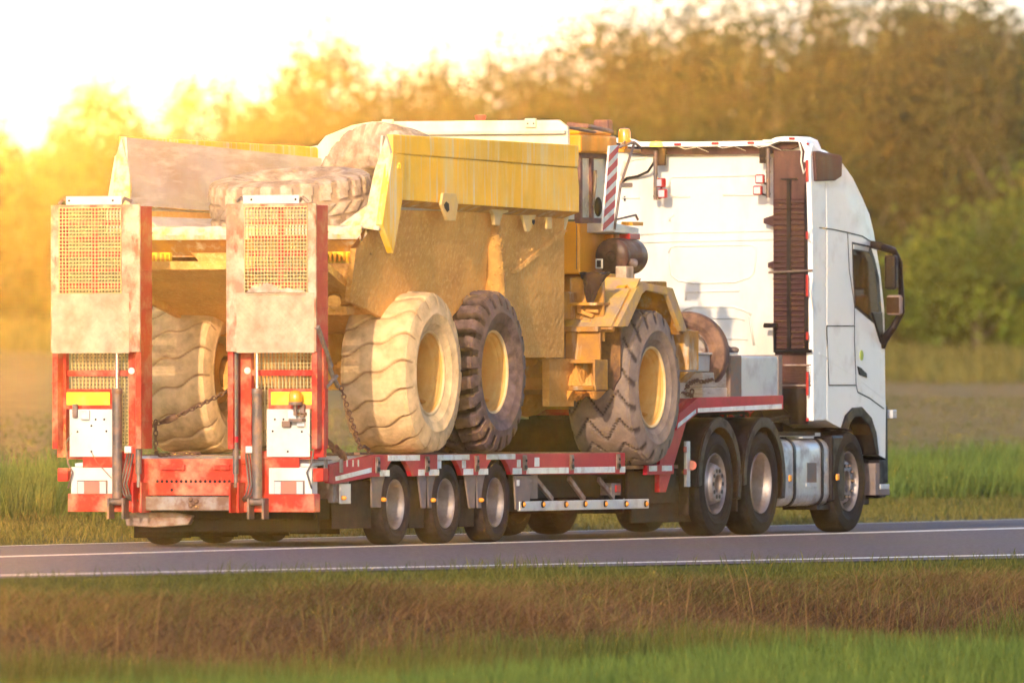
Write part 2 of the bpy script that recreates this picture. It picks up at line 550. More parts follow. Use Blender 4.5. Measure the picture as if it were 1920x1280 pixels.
def land_mat():
    """soil under the grass; mown tan field beyond the verge, chosen by where the ground lies"""
    m = bpy.data.materials.new('soil_and_field')
    m.use_nodes = True
    nt = m.node_tree
    p = nt.nodes['Principled BSDF']
    p.inputs['Roughness'].default_value = .95
    p.inputs['Specular IOR Level'].default_value = .1
    geo = nt.nodes.new('ShaderNodeNewGeometry')
    sep = nt.nodes.new('ShaderNodeSeparateXYZ')
    nt.links.new(geo.outputs[0], sep.inputs[0])
    cr = nt.nodes.new('ShaderNodeValToRGB')
    mr = nt.nodes.new('ShaderNodeMapRange')
    mr.inputs[1].default_value = -20
    mr.inputs[2].default_value = 80
    n = nt.nodes.new('ShaderNodeTexNoise')
    n.inputs['Scale'].default_value = .12
    n.inputs['Detail'].default_value = 8
    mp = nt.nodes.new('ShaderNodeMapping')
    mp.inputs['Scale'].default_value = (1, 1.6, 0)
    nt.links.new(geo.outputs[0], mp.inputs[0])
    nt.links.new(mp.outputs[0], n.inputs['Vector'])
    ad = nt.nodes.new('ShaderNodeMath')
    ad.operation = 'MULTIPLY_ADD'
    ad.inputs[1].default_value = 14
    nt.links.new(n.outputs[0], ad.inputs[0])
    sb = nt.nodes.new('ShaderNodeMath')
    sb.operation = 'SUBTRACT'
    sb.inputs[1].default_value = 7
    nt.links.new(sep.outputs[1], sb.inputs[0])
    nt.links.new(sb.outputs[0], ad.inputs[2])
    lt = nt.nodes.new('ShaderNodeMath')
    lt.operation = 'LESS_THAN'
    lt.inputs[1].default_value = 10
    nt.links.new(sep.outputs[1], lt.inputs[0])
    sel = nt.nodes.new('ShaderNodeMix')
    nt.links.new(lt.outputs[0], sel.inputs[0])
    nt.links.new(ad.outputs[0], sel.inputs[2])
    nt.links.new(sep.outputs[1], sel.inputs[3])
    nt.links.new(sel.outputs[0], mr.inputs[0])
    nt.links.new(mr.outputs[0], cr.inputs[0])
    e = cr.color_ramp.elements
    e[0].position = 0; e[0].color = (.05, .085, .02, 1)
    e[1].position = 1; e[1].color = (.10, .11, .03, 1)
    for pos, c in ((.11, (.05, .085, .02)), (.125, (.10, .065, .035)), (.142, (.10, .065, .035)), (.148, (.09, .10, .025)),
                   (.25, (.10, .10, .035)), (.30, (.16, .13, .05)), (.40, (.22, .165, .065)), (.62, (.25, .18, .08)), (.86, (.20, .16, .06)), (.93, (.10, .11, .03))):
        q = e.new(pos); q.color = (*c, 1)
    n2 = nt.nodes.new('ShaderNodeTexNoise')
    n2.inputs['Scale'].default_value = .9
    n2.inputs['Detail'].default_value = 10
    n2.inputs['Roughness'].default_value = .7
    nt.links.new(mp.outputs[0], n2.inputs['Vector'])
    r2_ = nt.nodes.new('ShaderNodeMapRange')
    r2_.inputs[1].default_value = .3; r2_.inputs[2].default_value = .7
    r2_.inputs[3].default_value = .62; r2_.inputs[4].default_value = 1.35
    nt.links.new(n2.outputs[0], r2_.inputs[0])
    vm = nt.nodes.new('ShaderNodeVectorMath')
    vm.operation = 'SCALE'
    nt.links.new(cr.outputs[0], vm.inputs[0])
    nt.links.new(r2_.outputs[0], vm.inputs['Scale'])
    nt.links.new(vm.outputs[0], p.inputs['Base Color'])
    bu = nt.nodes.new('ShaderNodeBump')
    bu.inputs['Distance'].default_value = .15
    nt.links.new(n2.outputs[0], bu.inputs['Height'])
    nt.links.new(bu.outputs[0], p.inputs['Normal'])
    return m


sheet('ground', xs, ys, land_z, land_mat())
rxs = np.concatenate([[-600, -200], np.arange(-100, 60, 2.0), [100, 300, 900]])
sheet('road', rxs, np.array([-4.98, -4.0, -2.7, -1.4, 0.3, 2.3]), lambda X, Y: road_z(X, Y), M['asphalt'])


def stripe(name, y0, y1):
    sheet(name, rxs, np.array([y0, y1]), lambda X, Y: road_z(X, Y) + .004, M['line'])


stripe('road_edge_line', -4.66, -4.52)
stripe('road_lane_line', -1.52, -1.37)
stripe('road_far_line', 2.0, 2.12)

# ---- grass, culled to the neighbourhood of the view
G = np.random.default_rng(3)


def blades(name, n, xr, yr, h, w, lean, mt, tone=(0, 1), label=None, patch=0., side=0., thin=None):
    X = G.uniform(*xr, n); Y = G.uniform(*yr, n)
    d = (X - CAMXY[0]) * FWD[0] + (Y - CAMXY[1]) * FWD[1]
    l = (X - CAMXY[0]) * RGT[0] + (Y - CAMXY[1]) * RGT[1]
    keep = np.abs(l / d) < .034 * 1.25
    if patch:
        nz = np.sin(X * 1.1 + 2 * np.sin(Y * .9)) + np.sin(X * .37 + Y * 1.7 + 1)
        keep &= G.uniform(-2, 2, n) < nz * patch + (1 - patch) * 2
    X, Y = X[keep], Y[keep]
    n = len(X)
    Z = ground_z(X, Y) - .01
    H = G.uniform(h[0], h[1], n) * (1 + .25 * np.sin(X * .8 + 1.1 * Y))
    if thin is not None:
        H *= thin(X, Y)
    az = G.uniform(0, 2 * pi, n)
    la = G.uniform(lean[0], lean[1], n)
    dx = np.cos(az) * np.sin(la) + side; dy = np.sin(az) * np.sin(la); dz = np.cos(la)
    fa = G.uniform(0, pi, n)
    W = G.uniform(.6, 1.3, n) * w / 2
    wx = np.cos(fa) * W; wy = np.sin(fa) * W
    B = np.stack([X, Y, Z], -1); D = np.stack([dx, dy, dz], -1); Wv = np.stack([wx, wy, 0 * wx], -1)
    mid = B + D * (H * .55)[:, None]
    D2 = D.copy(); D2[:, 2] *= .55
    tip = mid + D2 * (H * .5)[:, None]
    v = np.stack([B - Wv, B + Wv, mid + Wv * .8, mid - Wv * .8, tip], 1).reshape(-1, 3)
    b = np.arange(n)[:, None] * 5
    f = np.concatenate([b + [0, 1, 2], b + [0, 2, 3], b + [3, 2, 4]], 0)
    tn = np.repeat(np.clip(G.uniform(tone[0], tone[1], n) + .15 * np.sin(X * .5), 0, 1), 5)
    return nmesh(name, v, f, mt, kind='stuff', label=label, attr=tn)


g_green = tone_mat('green_grass', (.055, .075, .012), (.14, .13, .022))
g_dry = tone_mat('dry_grass', (.070, .033, .013), (.26, .140, .056))
g_lush = tone_mat('lush_grass', (.058, .098, .016), (.15, .20, .034))
g_olive = tone_mat('olive_grass', (.075, .078, .016), (.20, .165, .04))
GX = (-36, 14)
blades('verge_grass', 60000, GX, (-5.95, -5.08), (.05, .10), .006, (.2, .9), g_green, label='short green grass along the near edge of the road')
blades('verge_grass', 50000, GX, (-6.6, -5.6), (.10, .22), .007, (.4, 1.2), g_olive, label='yellowing grass where the verge turns into the bank', patch=.5)
blades('bank_dry_grass', 170000, GX, (-9.3, -5.9), (.16, .40), .005, (.75, 1.45), g_dry, label='tangled brown dry grass lying on the roadside bank')
blades('bank_olive_grass', 9000, GX, (-9.3, -6.6), (.18, .4), .005, (.1, .6), g_olive, label='upright olive stalks in the dry grass of the bank', patch=.8)
blades('seed_stalks', 500, GX, (-9.3, -6.8), (.4, .8), .005, (.02, .35), g_dry, tone=(.6, 1), label='tall thin seed stalks standing out of the bank')
blades('bank_green_grass', 70000, GX, (-9.7, -8.2), (.2, .45), .007, (.05, .4), g_green, label='green blades mixed into the lower bank', patch=.8, tone=(.1, .9))
blades('verge_weeds', 9000, GX, (-5.5, -5.0), (.10, .20), .008, (.1, .7), g_green, label='taller weeds leaning over the near road edge', patch=1.0)
blades('foreground_grass', 130000, (-45, 0), (-14.5, -8.8), (.20, .46), .009, (.02, .4), g_lush, label='bright green tall grass at the foot of the bank', thin=lambda X, Y: np.clip((-8.4 - Y) / 3.0 + .15, .2, 1), patch=.35)
blades('far_verge_grass', 60000, (-30, 60), (2.35, 6.4), (.05, .16), .012, (.1, .8), g_olive, label='short yellowish grass beyond the far road edge')
blades('far_verge_grass', 20000, (-30, 60), (3.0, 6.4), (.08, .2), .012, (.1, .8), g_green, label='green tufts on the far verge', patch=.9)
blades('tall_meadow_grass', 90000, (-30, 75), (6.2, 10.5), (.35, .62), .014, (.05, .45), g_lush, label='tall green grass between the far verge and the field', side=.15)
blades('field_grass', 60000, (0, 140), (10.5, 30), (.05, .12), .03, (.4, 1.1), g_olive, label='thin pale grass scattered over the tan field', patch=.8)

# ------------------------------------------------------------------ trees beyond the field
def leaf_cloud(seed, H, R, n_clump, per, leaf, base=.16, upright=1., spread=.34):
    r = np.random.default_rng(seed)
    # clump centres: fuller low and mid, ragged on top
    t = r.uniform(0, 1, n_clump) ** .85
    rad = R * np.sqrt(np.clip(1 - ((t - .38) / .66) ** 2, .03, 1)) * r.uniform(.25, 1.05, n_clump) ** .5
    a = r.uniform(0, 2 * pi, n_clump)
    c = np.stack([np.cos(a) * rad, np.sin(a) * rad, H * (base + (1 - base) * t) * (1 + r.normal(0, .03, n_clump))], -1)
    tone_c = r.uniform(0, .8, n_clump)
    sz = r.uniform(.6, 1.3, n_clump) * spread
    k = np.repeat(np.arange(n_clump), per)
    g = r.normal(0, 1, (len(k), 3)) * sz[k][:, None]
    g[:, 2] *= 1.3 * upright
    P = c[k] + g
    P[:, 2] = np.maximum(P[:, 2], .1)
    n = len(P)
    u = r.normal(0, 1, (n, 3)); u /= np.linalg.norm(u, axis=1)[:, None]
    w = np.cross(u, r.normal(0, 1, (n, 3))); w /= np.linalg.norm(w, axis=1)[:, None]
    s = leaf * r.uniform(.6, 1.3, n)[:, None]
    v = np.stack([P - u * s, P + w * s * .5, P + u * s, P - w * s * .5], 1).reshape(-1, 3)
    f = (np.arange(n)[:, None] * 4 + [0, 1, 2, 3])
    tn = np.repeat(np.clip(tone_c[k] + r.uniform(-.15, .2, n), 0, 1), 4)
    return v, f, tn


def tree_kind(seed, H, R, kind, lm, n_clump=130, per=110, leaf=.09, upright=1., spread=.34):
    root = bpy.data.objects.new(kind, None)
    COL.objects.link(root)
    r = random.Random(seed)
    b = MB()
    top = H * .8
    pts = [(0, 0, -.3)]
    x = y = 0
    for i in range(1, 7):
        x += r.uniform(-.12, .12); y += r.uniform(-.12, .12)
        pts.append((x, y, top * i / 6))
    b.tube(pts, [.17, .14, .12, .10, .075, .05, .02], 8)
    for i in range(14):
        k = r.randint(1, 5)
        p = Vector(pts[k]); a = r.uniform(0, 2 * pi); ln = R * r.uniform(.5, .95)
        q = p + Vector((cos(a) * ln * .5, sin(a) * ln * .5, ln * .5)); e = q + Vector((cos(a) * ln * .4, sin(a) * ln * .4, ln * .7))
        b.tube([p, q, e], [.05, .03, .01], 5)
    t = b.build('trunk', M['bark'], root, smooth=180)
    v, f, tn = leaf_cloud(seed, H, R, n_clump, per, leaf, upright=upright, spread=spread)
    c = nmesh('crown', v, f, lm, attr=tn)
    c.parent = root
    return root


M['bark'] = mat('tree_bark', (.12, .09, .06), .9, bump=.01)
L_olive = tone_mat('olive_foliage', (.036, .048, .006), (.112, .126, .016), trans=.3)
L_dark = tone_mat('dark_foliage', (.020, .030, .004), (.074, .090, .012), trans=.3)
L_fresh = tone_mat('fresh_green_foliage', (.055, .095, .007), (.17, .24, .015), trans=.35)
PROTO = {
    'a': tree_kind(11, 8.6, 2.5, 'willow_tree', L_olive, upright=1.5),
    'b': tree_kind(23, 7.4, 2.1, 'willow_tree', L_olive, upright=1.3),
    'c': tree_kind(37, 8.2, 2.8, 'leafy_tree', L_dark, 150, 170, .11),
    'd': tree_kind(41, 2.7, 1.9, 'bush', L_fresh, 70, 120, .10, spread=.28),
    'e': tree_kind(53, 3.1, 2.2, 'hedge_shrub', L_dark, 80, 110, .10, spread=.3),
}


def tree_at(px, depth):
    """sideways metres from the line of sight and metres away -> a spot on the hillside"""
    q = CAMXY + FWD * depth + RGT * px
    return (float(q[0]), float(q[1]), float(ground_z(q[0], q[1])))


used = set()
def plant(k, side, depth, s, rz, label, group, sz=1.):
    p = PROTO[k]
    o = p if k not in used else copy_tree(p)
    used.add(k)
    o.location = tree_at(side, depth)
    o.rotation_euler = (0, 0, rz)
    s *= {'d': 1, 'e': 1, 'c': .84}.get(k, .87)
    o.scale = (s, s, s * sz)
    tag(o, label, {'d': 'bush', 'e': 'shrub'}.get(k, 'tree'), group)


G1 = 'hazy trees lining the far side of the field'
row = [('b', -12.3, 349, .72, 'low willow at the far left edge of the tree line'),
       ('b', -9.6, 351, .84, 'small willow left of the dump body, in the sun glow'),
       ('a', -7.0, 350, .76, 'willow rising above the left wall of the dump body'),
       ('b', -4.3, 349, .98, 'round-topped willow above the loose tyres in the dump body'),
       ('b', -2.0, 352, .93, 'narrow willow just left of the dark knob on the body headboard'),
       ('b', -0.1, 349, .95, 'willow straight above the yellow side wall of the dump body'),
       ('a', 2.1, 350, .97, 'tall willow above the dumper cab'),
       ('a', 4.1, 352, 1.03, 'very tall willow above the left corner of the white truck cab'),
       ('a', 6.2, 350, 1.02, 'very tall willow above the middle of the white truck cab'),
       ('a', 8.3, 351, 1.12, 'tallest willow, directly behind the rounded cab roof'),
       ('c', 10.2, 349, 1.13, 'tall dark tree to the right of the cab'),
       ('a', 12.4, 352, .93, 'willow at the right edge of the tree line with sky beside it')]
row += [('a', 15.0, 350, .95, 'tall willow standing just outside the right edge of the view'), ('b', 17.4, 351, .9, 'willow two places outside the right edge of the view'),
        ('b', -15.0, 350, .7, 'low willow standing just outside the left edge of the view'), ('a', -17.6, 351, .66, 'low willow two places outside the left edge of the view')]
for i, (k, l, d, s, lb) in enumerate(row):
    plant(k, l, d, s, i * 1.7, lb, G1)
ORD = ['leftmost', 'second', 'third', 'fourth', 'fifth', 'sixth', 'seventh', 'eighth', 'ninth', 'tenth', 'eleventh', 'twelfth', 'thirteenth', 'fourteenth', 'rightmost']
G2 = 'darker trees standing behind the willow row'
back = [(-13.5, .62), (-12.1, .60), (-10.9, .64), (-9.4, .60), (-8.3, .64), (-6.9, .66), (-5.6, .74), (-4.2, .72), (-3.1, .76), (-1.0, .78), (1.1, .84), (3.2, .95), (5.2, 1.0), (7.2, .98), (9.3, 1.02), (11.4, .86), (13.6, .74), (16.2, .8), (18.4, .8), (-16.2, .6), (-18.4, .6)]
for i, (l, s) in enumerate(back):
    plant('c', l, 359 + (i % 3) * 1.5, s, i * 2.1, 'dark tree closing the gap in the second row behind the willows', G2)
G3 = 'low dark shrubs along the foot of the trees'
for i in range(15):
    plant('e', -14 + i * 2.0, 344 + (i % 3), .78 + .1 * ((i * 7) % 4), i * 1.3, '%s low dark shrub%s along the foot of the tree line' % (ORD[i], '' if i in (0, 14) else ' from the left'), G3)
for l, d, s, lb in ((10.6, 341, .98, 'light green bush nearest the truck mirror, at the edge of the field'),
                    (12.6, 342, 1.02, 'light green bush at the right edge of the picture'),
                    (12.9, 343, 1.35, 'larger light green bush rising behind the two low ones')):
    plant('d', l, d, s, l, lb, None)
blades('reeds', 50000, (150, 215), (45, 95), (.25, .6), .05, (.05, .5), g_olive, label='band of yellowish reeds below the trees')

# ------------------------------------------------------------------ wheels and tyres
def tri_wave(t):
    return abs((t % 1) * 2 - 1)


def tyre_mesh(name, R, W, r, mode, nt, material, seed=0, depth=.03):
    """tyre round the Y axis, centred on the origin; mode picks the tread"""
    H = R - r
    ch = W / 2
    prof = [(r, -ch * .72), (r + H * .04, -ch * .78), (r + H * .12, -ch * .84), (r + H * .20, -ch * .90), (r + H * .215, -ch * .925), (r + H * .25, -ch * .935), (r + H * .42, -ch * .995), (r + H * .44, -ch * 1.01), (r + H * .47, -ch * 1.01), (r + H * .49, -ch * .998), (r + H * .60, -ch * .995),
            (r + H * .74, -ch * .965), (r + H * .84, -ch * .93), (r + H * .91, -ch * .90)]
    nside = len(prof)
    nu = {'road': 13, 'wavy': 31, 'chevron': 31, 'lug': 33}[mode]
    crown = [(R - (.022 * R) * (abs(u) ** 2.2) - (.05 * H if abs(u) > .985 else 0), ch * .88 * u) for u in [-1 + 2 * i / (nu - 1) for i in range(nu)]]
    full = prof + crown + [(a, -b) for a, b in reversed(prof)]
    full += [(r - .01, ch * .6), (r - .01, -ch * .6)]
    K = len(full)
    rr = random.Random(seed)
    vs = []
    gv = []
    ph = [rr.uniform(0, 6.28) for _ in range(4)]
    for i in range(nt):
        th = 2 * pi * i / nt
        for j, (q, y) in enumerate(full):
            d = 0.
            u = y / (ch * .88)
            tread = nside <= j < nside + nu
            if mode != 'road' and (tread or (nside - 3 <= j < nside) or (nside + nu <= j < nside + nu + 3)):
                au = abs(u)
                if mode == 'lug':
                    N = 24
                    if au > .34:
                        p = (th / (2 * pi) * N + (.5 if u > 0 else 0) + .25 * (au - .34)) % 1
                        if p < .36:
                            d = depth * (1 if tread else .7)
                    else:
                        p = (th / (2 * pi) * N + .5 * u / .34 + .25) % 1
                        if p < .2 or abs(au - .30) < .05:
                            d = depth * .8
                elif mode == 'wavy':
                    N = 17
                    wv = -.40 * u + .09 * sin(u * 6.0)
                    p = (th / (2 * pi) * N + wv) % 1
                    d = depth * (.6 + .4 * au) * math.exp(-((p - .5) / .038) ** 2) + (depth * .25 * max(0, 1 - abs(p - .62) / .2))
                elif mode == 'chevron':
                    N = 17
                    z = tri_wave(u * .95 + .62) * .85
                    p = (th / (2 * pi) * N + z) % 1
                    d = depth * math.exp(-((p - .5) / .050) ** 4)
                    if not tread:
                        d = depth * math.exp(-((p - .5) / .13) ** 4)
            q2 = q - d
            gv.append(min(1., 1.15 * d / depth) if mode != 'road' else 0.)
            # worn, lumpy casing
            q2 += (.0035 * sin(5 * th + ph[0]) + .003 * sin(11 * th + ph[1] + u * 3)) * (mode != 'road') * (q > r + H * .3)
            vs.append((q2 * cos(th), y, q2 * sin(th)))
    fs = [(i * K + j, i * K + (j + 1) % K, ((i + 1) % nt) * K + (j + 1) % K, ((i + 1) % nt) * K + j) for i in range(nt) for j in range(K)]
    b = MB()
    b.add(vs, fs)
    me = b.mesh(name, material, 40)
    a = me.attributes.new('groove_shade', 'FLOAT', 'POINT')
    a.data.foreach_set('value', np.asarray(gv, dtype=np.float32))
    return me


def empty_part(name, parent, loc, rz=0.):
    o = link(name, None, parent)
    o.location = Vector(loc) - Vector(parent.get('_base', (0, 0, 0)))
    o.rotation_euler = (0, 0, rz)
    o['_base'] = (0, 0, 0)
    return o


def put(name, mesh, parent, loc=(0, 0, 0), label=None):
    o = link(name, mesh, parent)
    o.location = loc
    o['_base'] = (0, 0, 0)
    if label:
        o['label'] = label
    return o


# trailer wheel: 0.79 m, deep dished silver rim
T_TYRE = tyre_mesh('trailer_tyre', .394, .25, .235, 'road', 72, M['rubberd'])
b = MB(); b.lathe([(.246, -.098), (.240, -.108), (.232, -.100), (.222, -.07), (.214, .0), (.200, .06), (.150, .085), (.12, .09), (.001, .09)], n=56)
T_RIM = b.mesh('trailer_rim', M['rim'], 40)
b = MB(); b.lathe([(.085, .09), (.085, .02), (.07, .0), (.001, .0)], n=24)
for i in range(8):
    b.cyl((.12 * cos(i * pi / 4), .09, .12 * sin(i * pi / 4)), (.12 * cos(i * pi / 4), .055, .12 * sin(i * pi / 4)), .014, 6)
T_HUB = b.mesh('trailer_hub', M['rimd'], 40)
# lorry wheels: 1.07 m
L_TYRE = tyre_mesh('lorry_tyre', .535, .32, .305, 'road', 84, M['rubber'])
b = MB(); b.lathe([(.318, -.135), (.312, -.146), (.304, -.136), (.292, -.10), (.280, .0), (.272, .08), (.22, .12), (.001, .125)], n=64)
L_RIM_DEEP = b.mesh('lorry_rim_deep', M['rim'], 40)
b = MB(); b.lathe([(.315, -.132), (.308, -.143), (.300, -.132), (.290, -.09), (.285, -.02), (.268, .0), (.245, -.05), (.215, -.105), (.20, -.118), (.115, -.122), (.112, -.07), (.09, -.06), (.001, -.055)], n=64)
L_RIM = b.mesh('lorry_rim', M['rim'], 40)
b = MB()
for i in range(10):
    a = i * pi / 5
    b.cyl((.17 * cos(a), -.119, .17 * sin(a)), (.17 * cos(a), -.126, .17 * sin(a)), .022, 10)
    b.cyl((.252 * cos(a + .3), -.03, .252 * sin(a + .3)), (.250 * cos(a + .3), -.055, .250 * sin(a + .3)), .026, 10)
L_HOLES = b.mesh('lorry_rim_holes', M['black'])
b = MB()
for i in range(10):
    a = i * pi / 5
    b.cyl((.17 * cos(a), -.12, .17 * sin(a)), (.17 * cos(a), -.148, .17 * sin(a)), .012, 6)
L_NUTS = b.mesh('lorry_wheel_nuts', M['steel'], 40)
# single-offset drive wheel with its raised hub
b = MB(); b.lathe([(.315, -.132), (.308, -.143), (.300, -.130), (.288, -.09), (.275, .06), (.250, .075), (.235, .03), (.215, -.09), (.20, -.13), (.185, -.155), (.175, -.165), (.10, -.168), (.095, -.10), (.001, -.09)], n=64)
L_RIM_HUB = b.mesh('drive_rim', M['rim'], 40)
b = MB()
for i in range(10):
    a = i * pi / 5
    b.cyl((.138 * cos(a), -.164, .138 * sin(a)), (.138 * cos(a), -.172, .138 * sin(a)), .021, 10)
L_HOLES_HUB = b.mesh('drive_rim_holes', M['black'])
# dump truck wheel: 1.6 m
D_R = .79
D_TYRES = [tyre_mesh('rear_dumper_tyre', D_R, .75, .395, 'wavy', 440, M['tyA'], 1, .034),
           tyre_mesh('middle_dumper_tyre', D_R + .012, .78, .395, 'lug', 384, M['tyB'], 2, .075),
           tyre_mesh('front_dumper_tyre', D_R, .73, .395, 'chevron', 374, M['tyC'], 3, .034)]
b = MB(); b.lathe([(.388, -.286), (.382, -.262), (.366, -.256), (.352, -.246), (.345, -.225), (.330, -.216), (.318, -.200), (.308, -.10), (.302, .10), (.290, .22), (.24, .26), (.17, .27), (.15, .17), (.13, .16), (.001, .155)], n=72)
D_RIM = b.mesh('dumper_rim', mat('ochre_mud_rim', (.62, .30, .06), .7, dirt=(.66, .38, .12), amt=.45, scale=6, bump=.006, bscale=25), 40)
b = MB(); b.lathe([(.400, -.27), (.414, -.285), (.410, -.305), (.396, -.303), (.386, -.285), (.392, -.27)], n=72)
D_FLANGE = b.mesh('dumper_rim_flange', mat('pale_dusty_flange', (.70, .46, .20), .6, dirt=(.74, .54, .30), amt=.5, scale=9), 50)
b = MB()
rr = random.Random(4)
for i in range(60):       # clods stuck in the rim well
    a = rr.uniform(2.2, 5.2); q = .30 + rr.uniform(-.03, .015)
    b.sphere((q * cos(a), rr.uniform(-.20, .06), q * sin(a)), rr.uniform(.014, .042), 5, (1, 1.6, .8))
D_CLODS = b.mesh('mud_clods', M['mud'], 180)
b = MB(); b.lathe([(.235, .14), (.225, .06), (.215, .055), (.20, .10), (.175, .10), (.165, .0), (.15, -.02), (.06, -.03), (.001, -.03)], n=40)
for i in range(10):
    a = i * pi / 5
    b.cyl((.205 * cos(a), .06, .205 * sin(a)), (.205 * cos(a), .03, .205 * sin(a)), .018, 6)
D_HUB = b.mesh('dumper_hub', mat('grimy_hub', (.34, .14, .03), .8, dirt=(.16, .07, .025), amt=.5, scale=7), 40)


def wheel(parent, name, loc, left, pieces, label=None):
    """loc: wheel centre; outer face towards -Y unless left"""
    w = empty_part(name, parent, loc, pi if left else 0.)
    if label:
        w['label'] = label
    for nm, me in pieces:
        put(nm, me, w)
    return w

# ------------------------------------------------------------------ low loader trailer
TR = thing('low_loader_trailer', 'red low loader trailer with two raised loading ramps, carrying the muddy dump truck', 'trailer', (2.5, 0, 0))
YR = -1.275
for i, X in enumerate((0, 1.36, 2.72)):
    for y in (YR + .125, -YR - .125):
        wheel(TR, 'wheel', (X, y, .394), y > 0, (('tyre', T_TYRE), ('rim', T_RIM), ('hub', T_HUB)))
    b = MB(); b.cyl((X, -1.1, .39), (X, 1.1, .39), .07, 12); b.box(X - .06, X + .06, -.5, -.42, .3, .75); b.box(X - .06, X + .06, .42, .5, .3, .75)
    b.build('axle', M['dark'], TR)
# chassis
b = MB()
for y in (-.55, .43):
    b.box(-1.9, 8.2, y, y + .12, .46, .83)
for x in np.arange(-1.6, 8, .75):
    b.box(x, x + .08, -1.2, 1.2, .70, .83)
b.build('chassis_frame', M['dark'], TR, bevel=.004)
b = MB()
b.box(3.4, 6.2, -1.0, 1.0, .42, .70)
b.box(3.5, 3.9, -1.1, 1.1, .30, .66)
b.box(6.4, 8.3, -.9, .9, .40, .70)
b.build('belly_tray', M['dark'], TR, bevel=.01)
b = MB(); b.box(-1.8, 3.4, .0, .06, .24, .7); b.box(3.4, 8.3, .3, .36, .26, .7); b.build('suspension_shield', M['shade_black'], TR)
# deck planks run along the deck
deck = M['deck'] = mat('dusty_deck_board', (.12, .06, .035), .8, dirt=(.36, .22, .12), amt=.5, scale=3, bump=.004)
for k in range(9):
    y0 = -1.22 + k * .2715
    b = MB(); b.box(-.62, 6.34, y0, y0 + .262, .835, .874)
    b.build('deck_board', deck, TR, bevel=.003)
b = MB(); b.box(6.36, 8.05, -1.22, 1.22, .70, .735)
b.build('front_deck_plate', deck, TR)
b = MB(); b.prism([(-2.12, .80), (-.63, .865), (-.63, .835), (-2.12, .77)], 'y', -1.22, 1.22)
b.build('beavertail_plate', M['alu'], TR)
# side rail, arched over the wheels
def rail(y0, y1):
    top, bot = .876, .664
    pts = [(-.63, top), (6.35, top - .012), (6.35, bot - .012)]
    for X in (2.72, 1.36, 0):
        hw = sqrt(.455 ** 2 - (bot - .394) ** 2)
        a0 = math.asin((bot - .394) / .455)
        for i in range(13):
            a = a0 + (pi - 2 * a0) * i / 12
            pts.append((X + .03 + .455 * cos(a), min(.394 + .455 * sin(a), top - .022)))
    pts.append((-.63, bot))
    b = MB(); b.prism(pts, 'y', y0, y1)
    return b.build('side_rail', M['red'], TR, bevel=.004)
rail(YR, YR + .05); rail(-YR - .05, -YR)
for s in (1, -1):
    b = MB()
    b.slab([(-1.799, s * YR, 0.785), (-.632, s * YR, .876), (-.632, s * YR, .664), (-1.647, s * YR, 0.601), (-1.8, s * YR, 0.612)], (0, s * .05, 0))
    b.build('tail_side_rail', M['red'], TR, bevel=.004)
# hinge sockets with their pockets along the rail
for px in (-0.534, 0.795, 2.148, 3.479, 4.802, 6.133):
    b = MB(); b.box(px - .05, px + .05, YR - .012, YR, .70, .855); b.box(px - .035, px + .035, YR - .02, YR - .012, .76, .84)
    h = b.build('socket', M['steel'], TR, bevel=.003)
    b = MB(); b.box(px - .025, px + .025, YR - .026, YR - .0205, .715, .755); b.cyl((px, YR - .03, .80), (px, YR - .02, .80), .014, 8)
    b.build('pocket', M['black'], h)
for px, pz in ((-1.897, .78), (-1.492, .78)):
    b = MB(); b.box(px - .04, px + .04, YR - .01, YR + .001, pz - .07, pz + .06)
    b.build('tail_socket', M['steel'], TR)
# reflective tape pieces
def tape(x0, x1, z0, z1, y=YR - .003, m_=None):
    b = MB(); b.box(x0, x1, y, y + .0025, z0, z1)
    b.build('reflective_tape', m_ or M['refw'], TR)
for a, c in ((-0.463, -0.208), (0.565, 0.737), (0.853, 1.127),
             (1.796, 2.06), (2.206, 2.471), (3.151, 3.404),
             (3.538, 4.726), (4.878, 6.055), (6.194, 6.349)):
    tape(a, c, .668, .728)
for a, c in ((-0.25, 0.608), (1.084, 1.958), (2.427, 3.226)):
    tape(a, c, .815, .87 if a < 0 else .868)
for a, c, z0, z1 in ((1.084, 1.186, .735, .81), (1.753, 1.855, .735, .81),
                     (3.271, 3.375, .735, .81), (3.763, 3.898, .74, .83)):
    tape(a, c, z0, z1)
b = MB(); b.slab([(-1.64, -1.278, 0.672), (-0.684, -1.278, 0.754), (-0.684, -1.278, 0.708), (-1.626, -1.278, 0.631)], (0, .0025, 0))
b.build('reflective_tape', M['refw'], TR)
for a in (-1.324, -1.169, -1.029):
    b = MB(); b.box(a - .02, a + .012, YR - .0028, YR - .0005, .765, .83)
    b.build('scuff_mark', M['white'], TR)
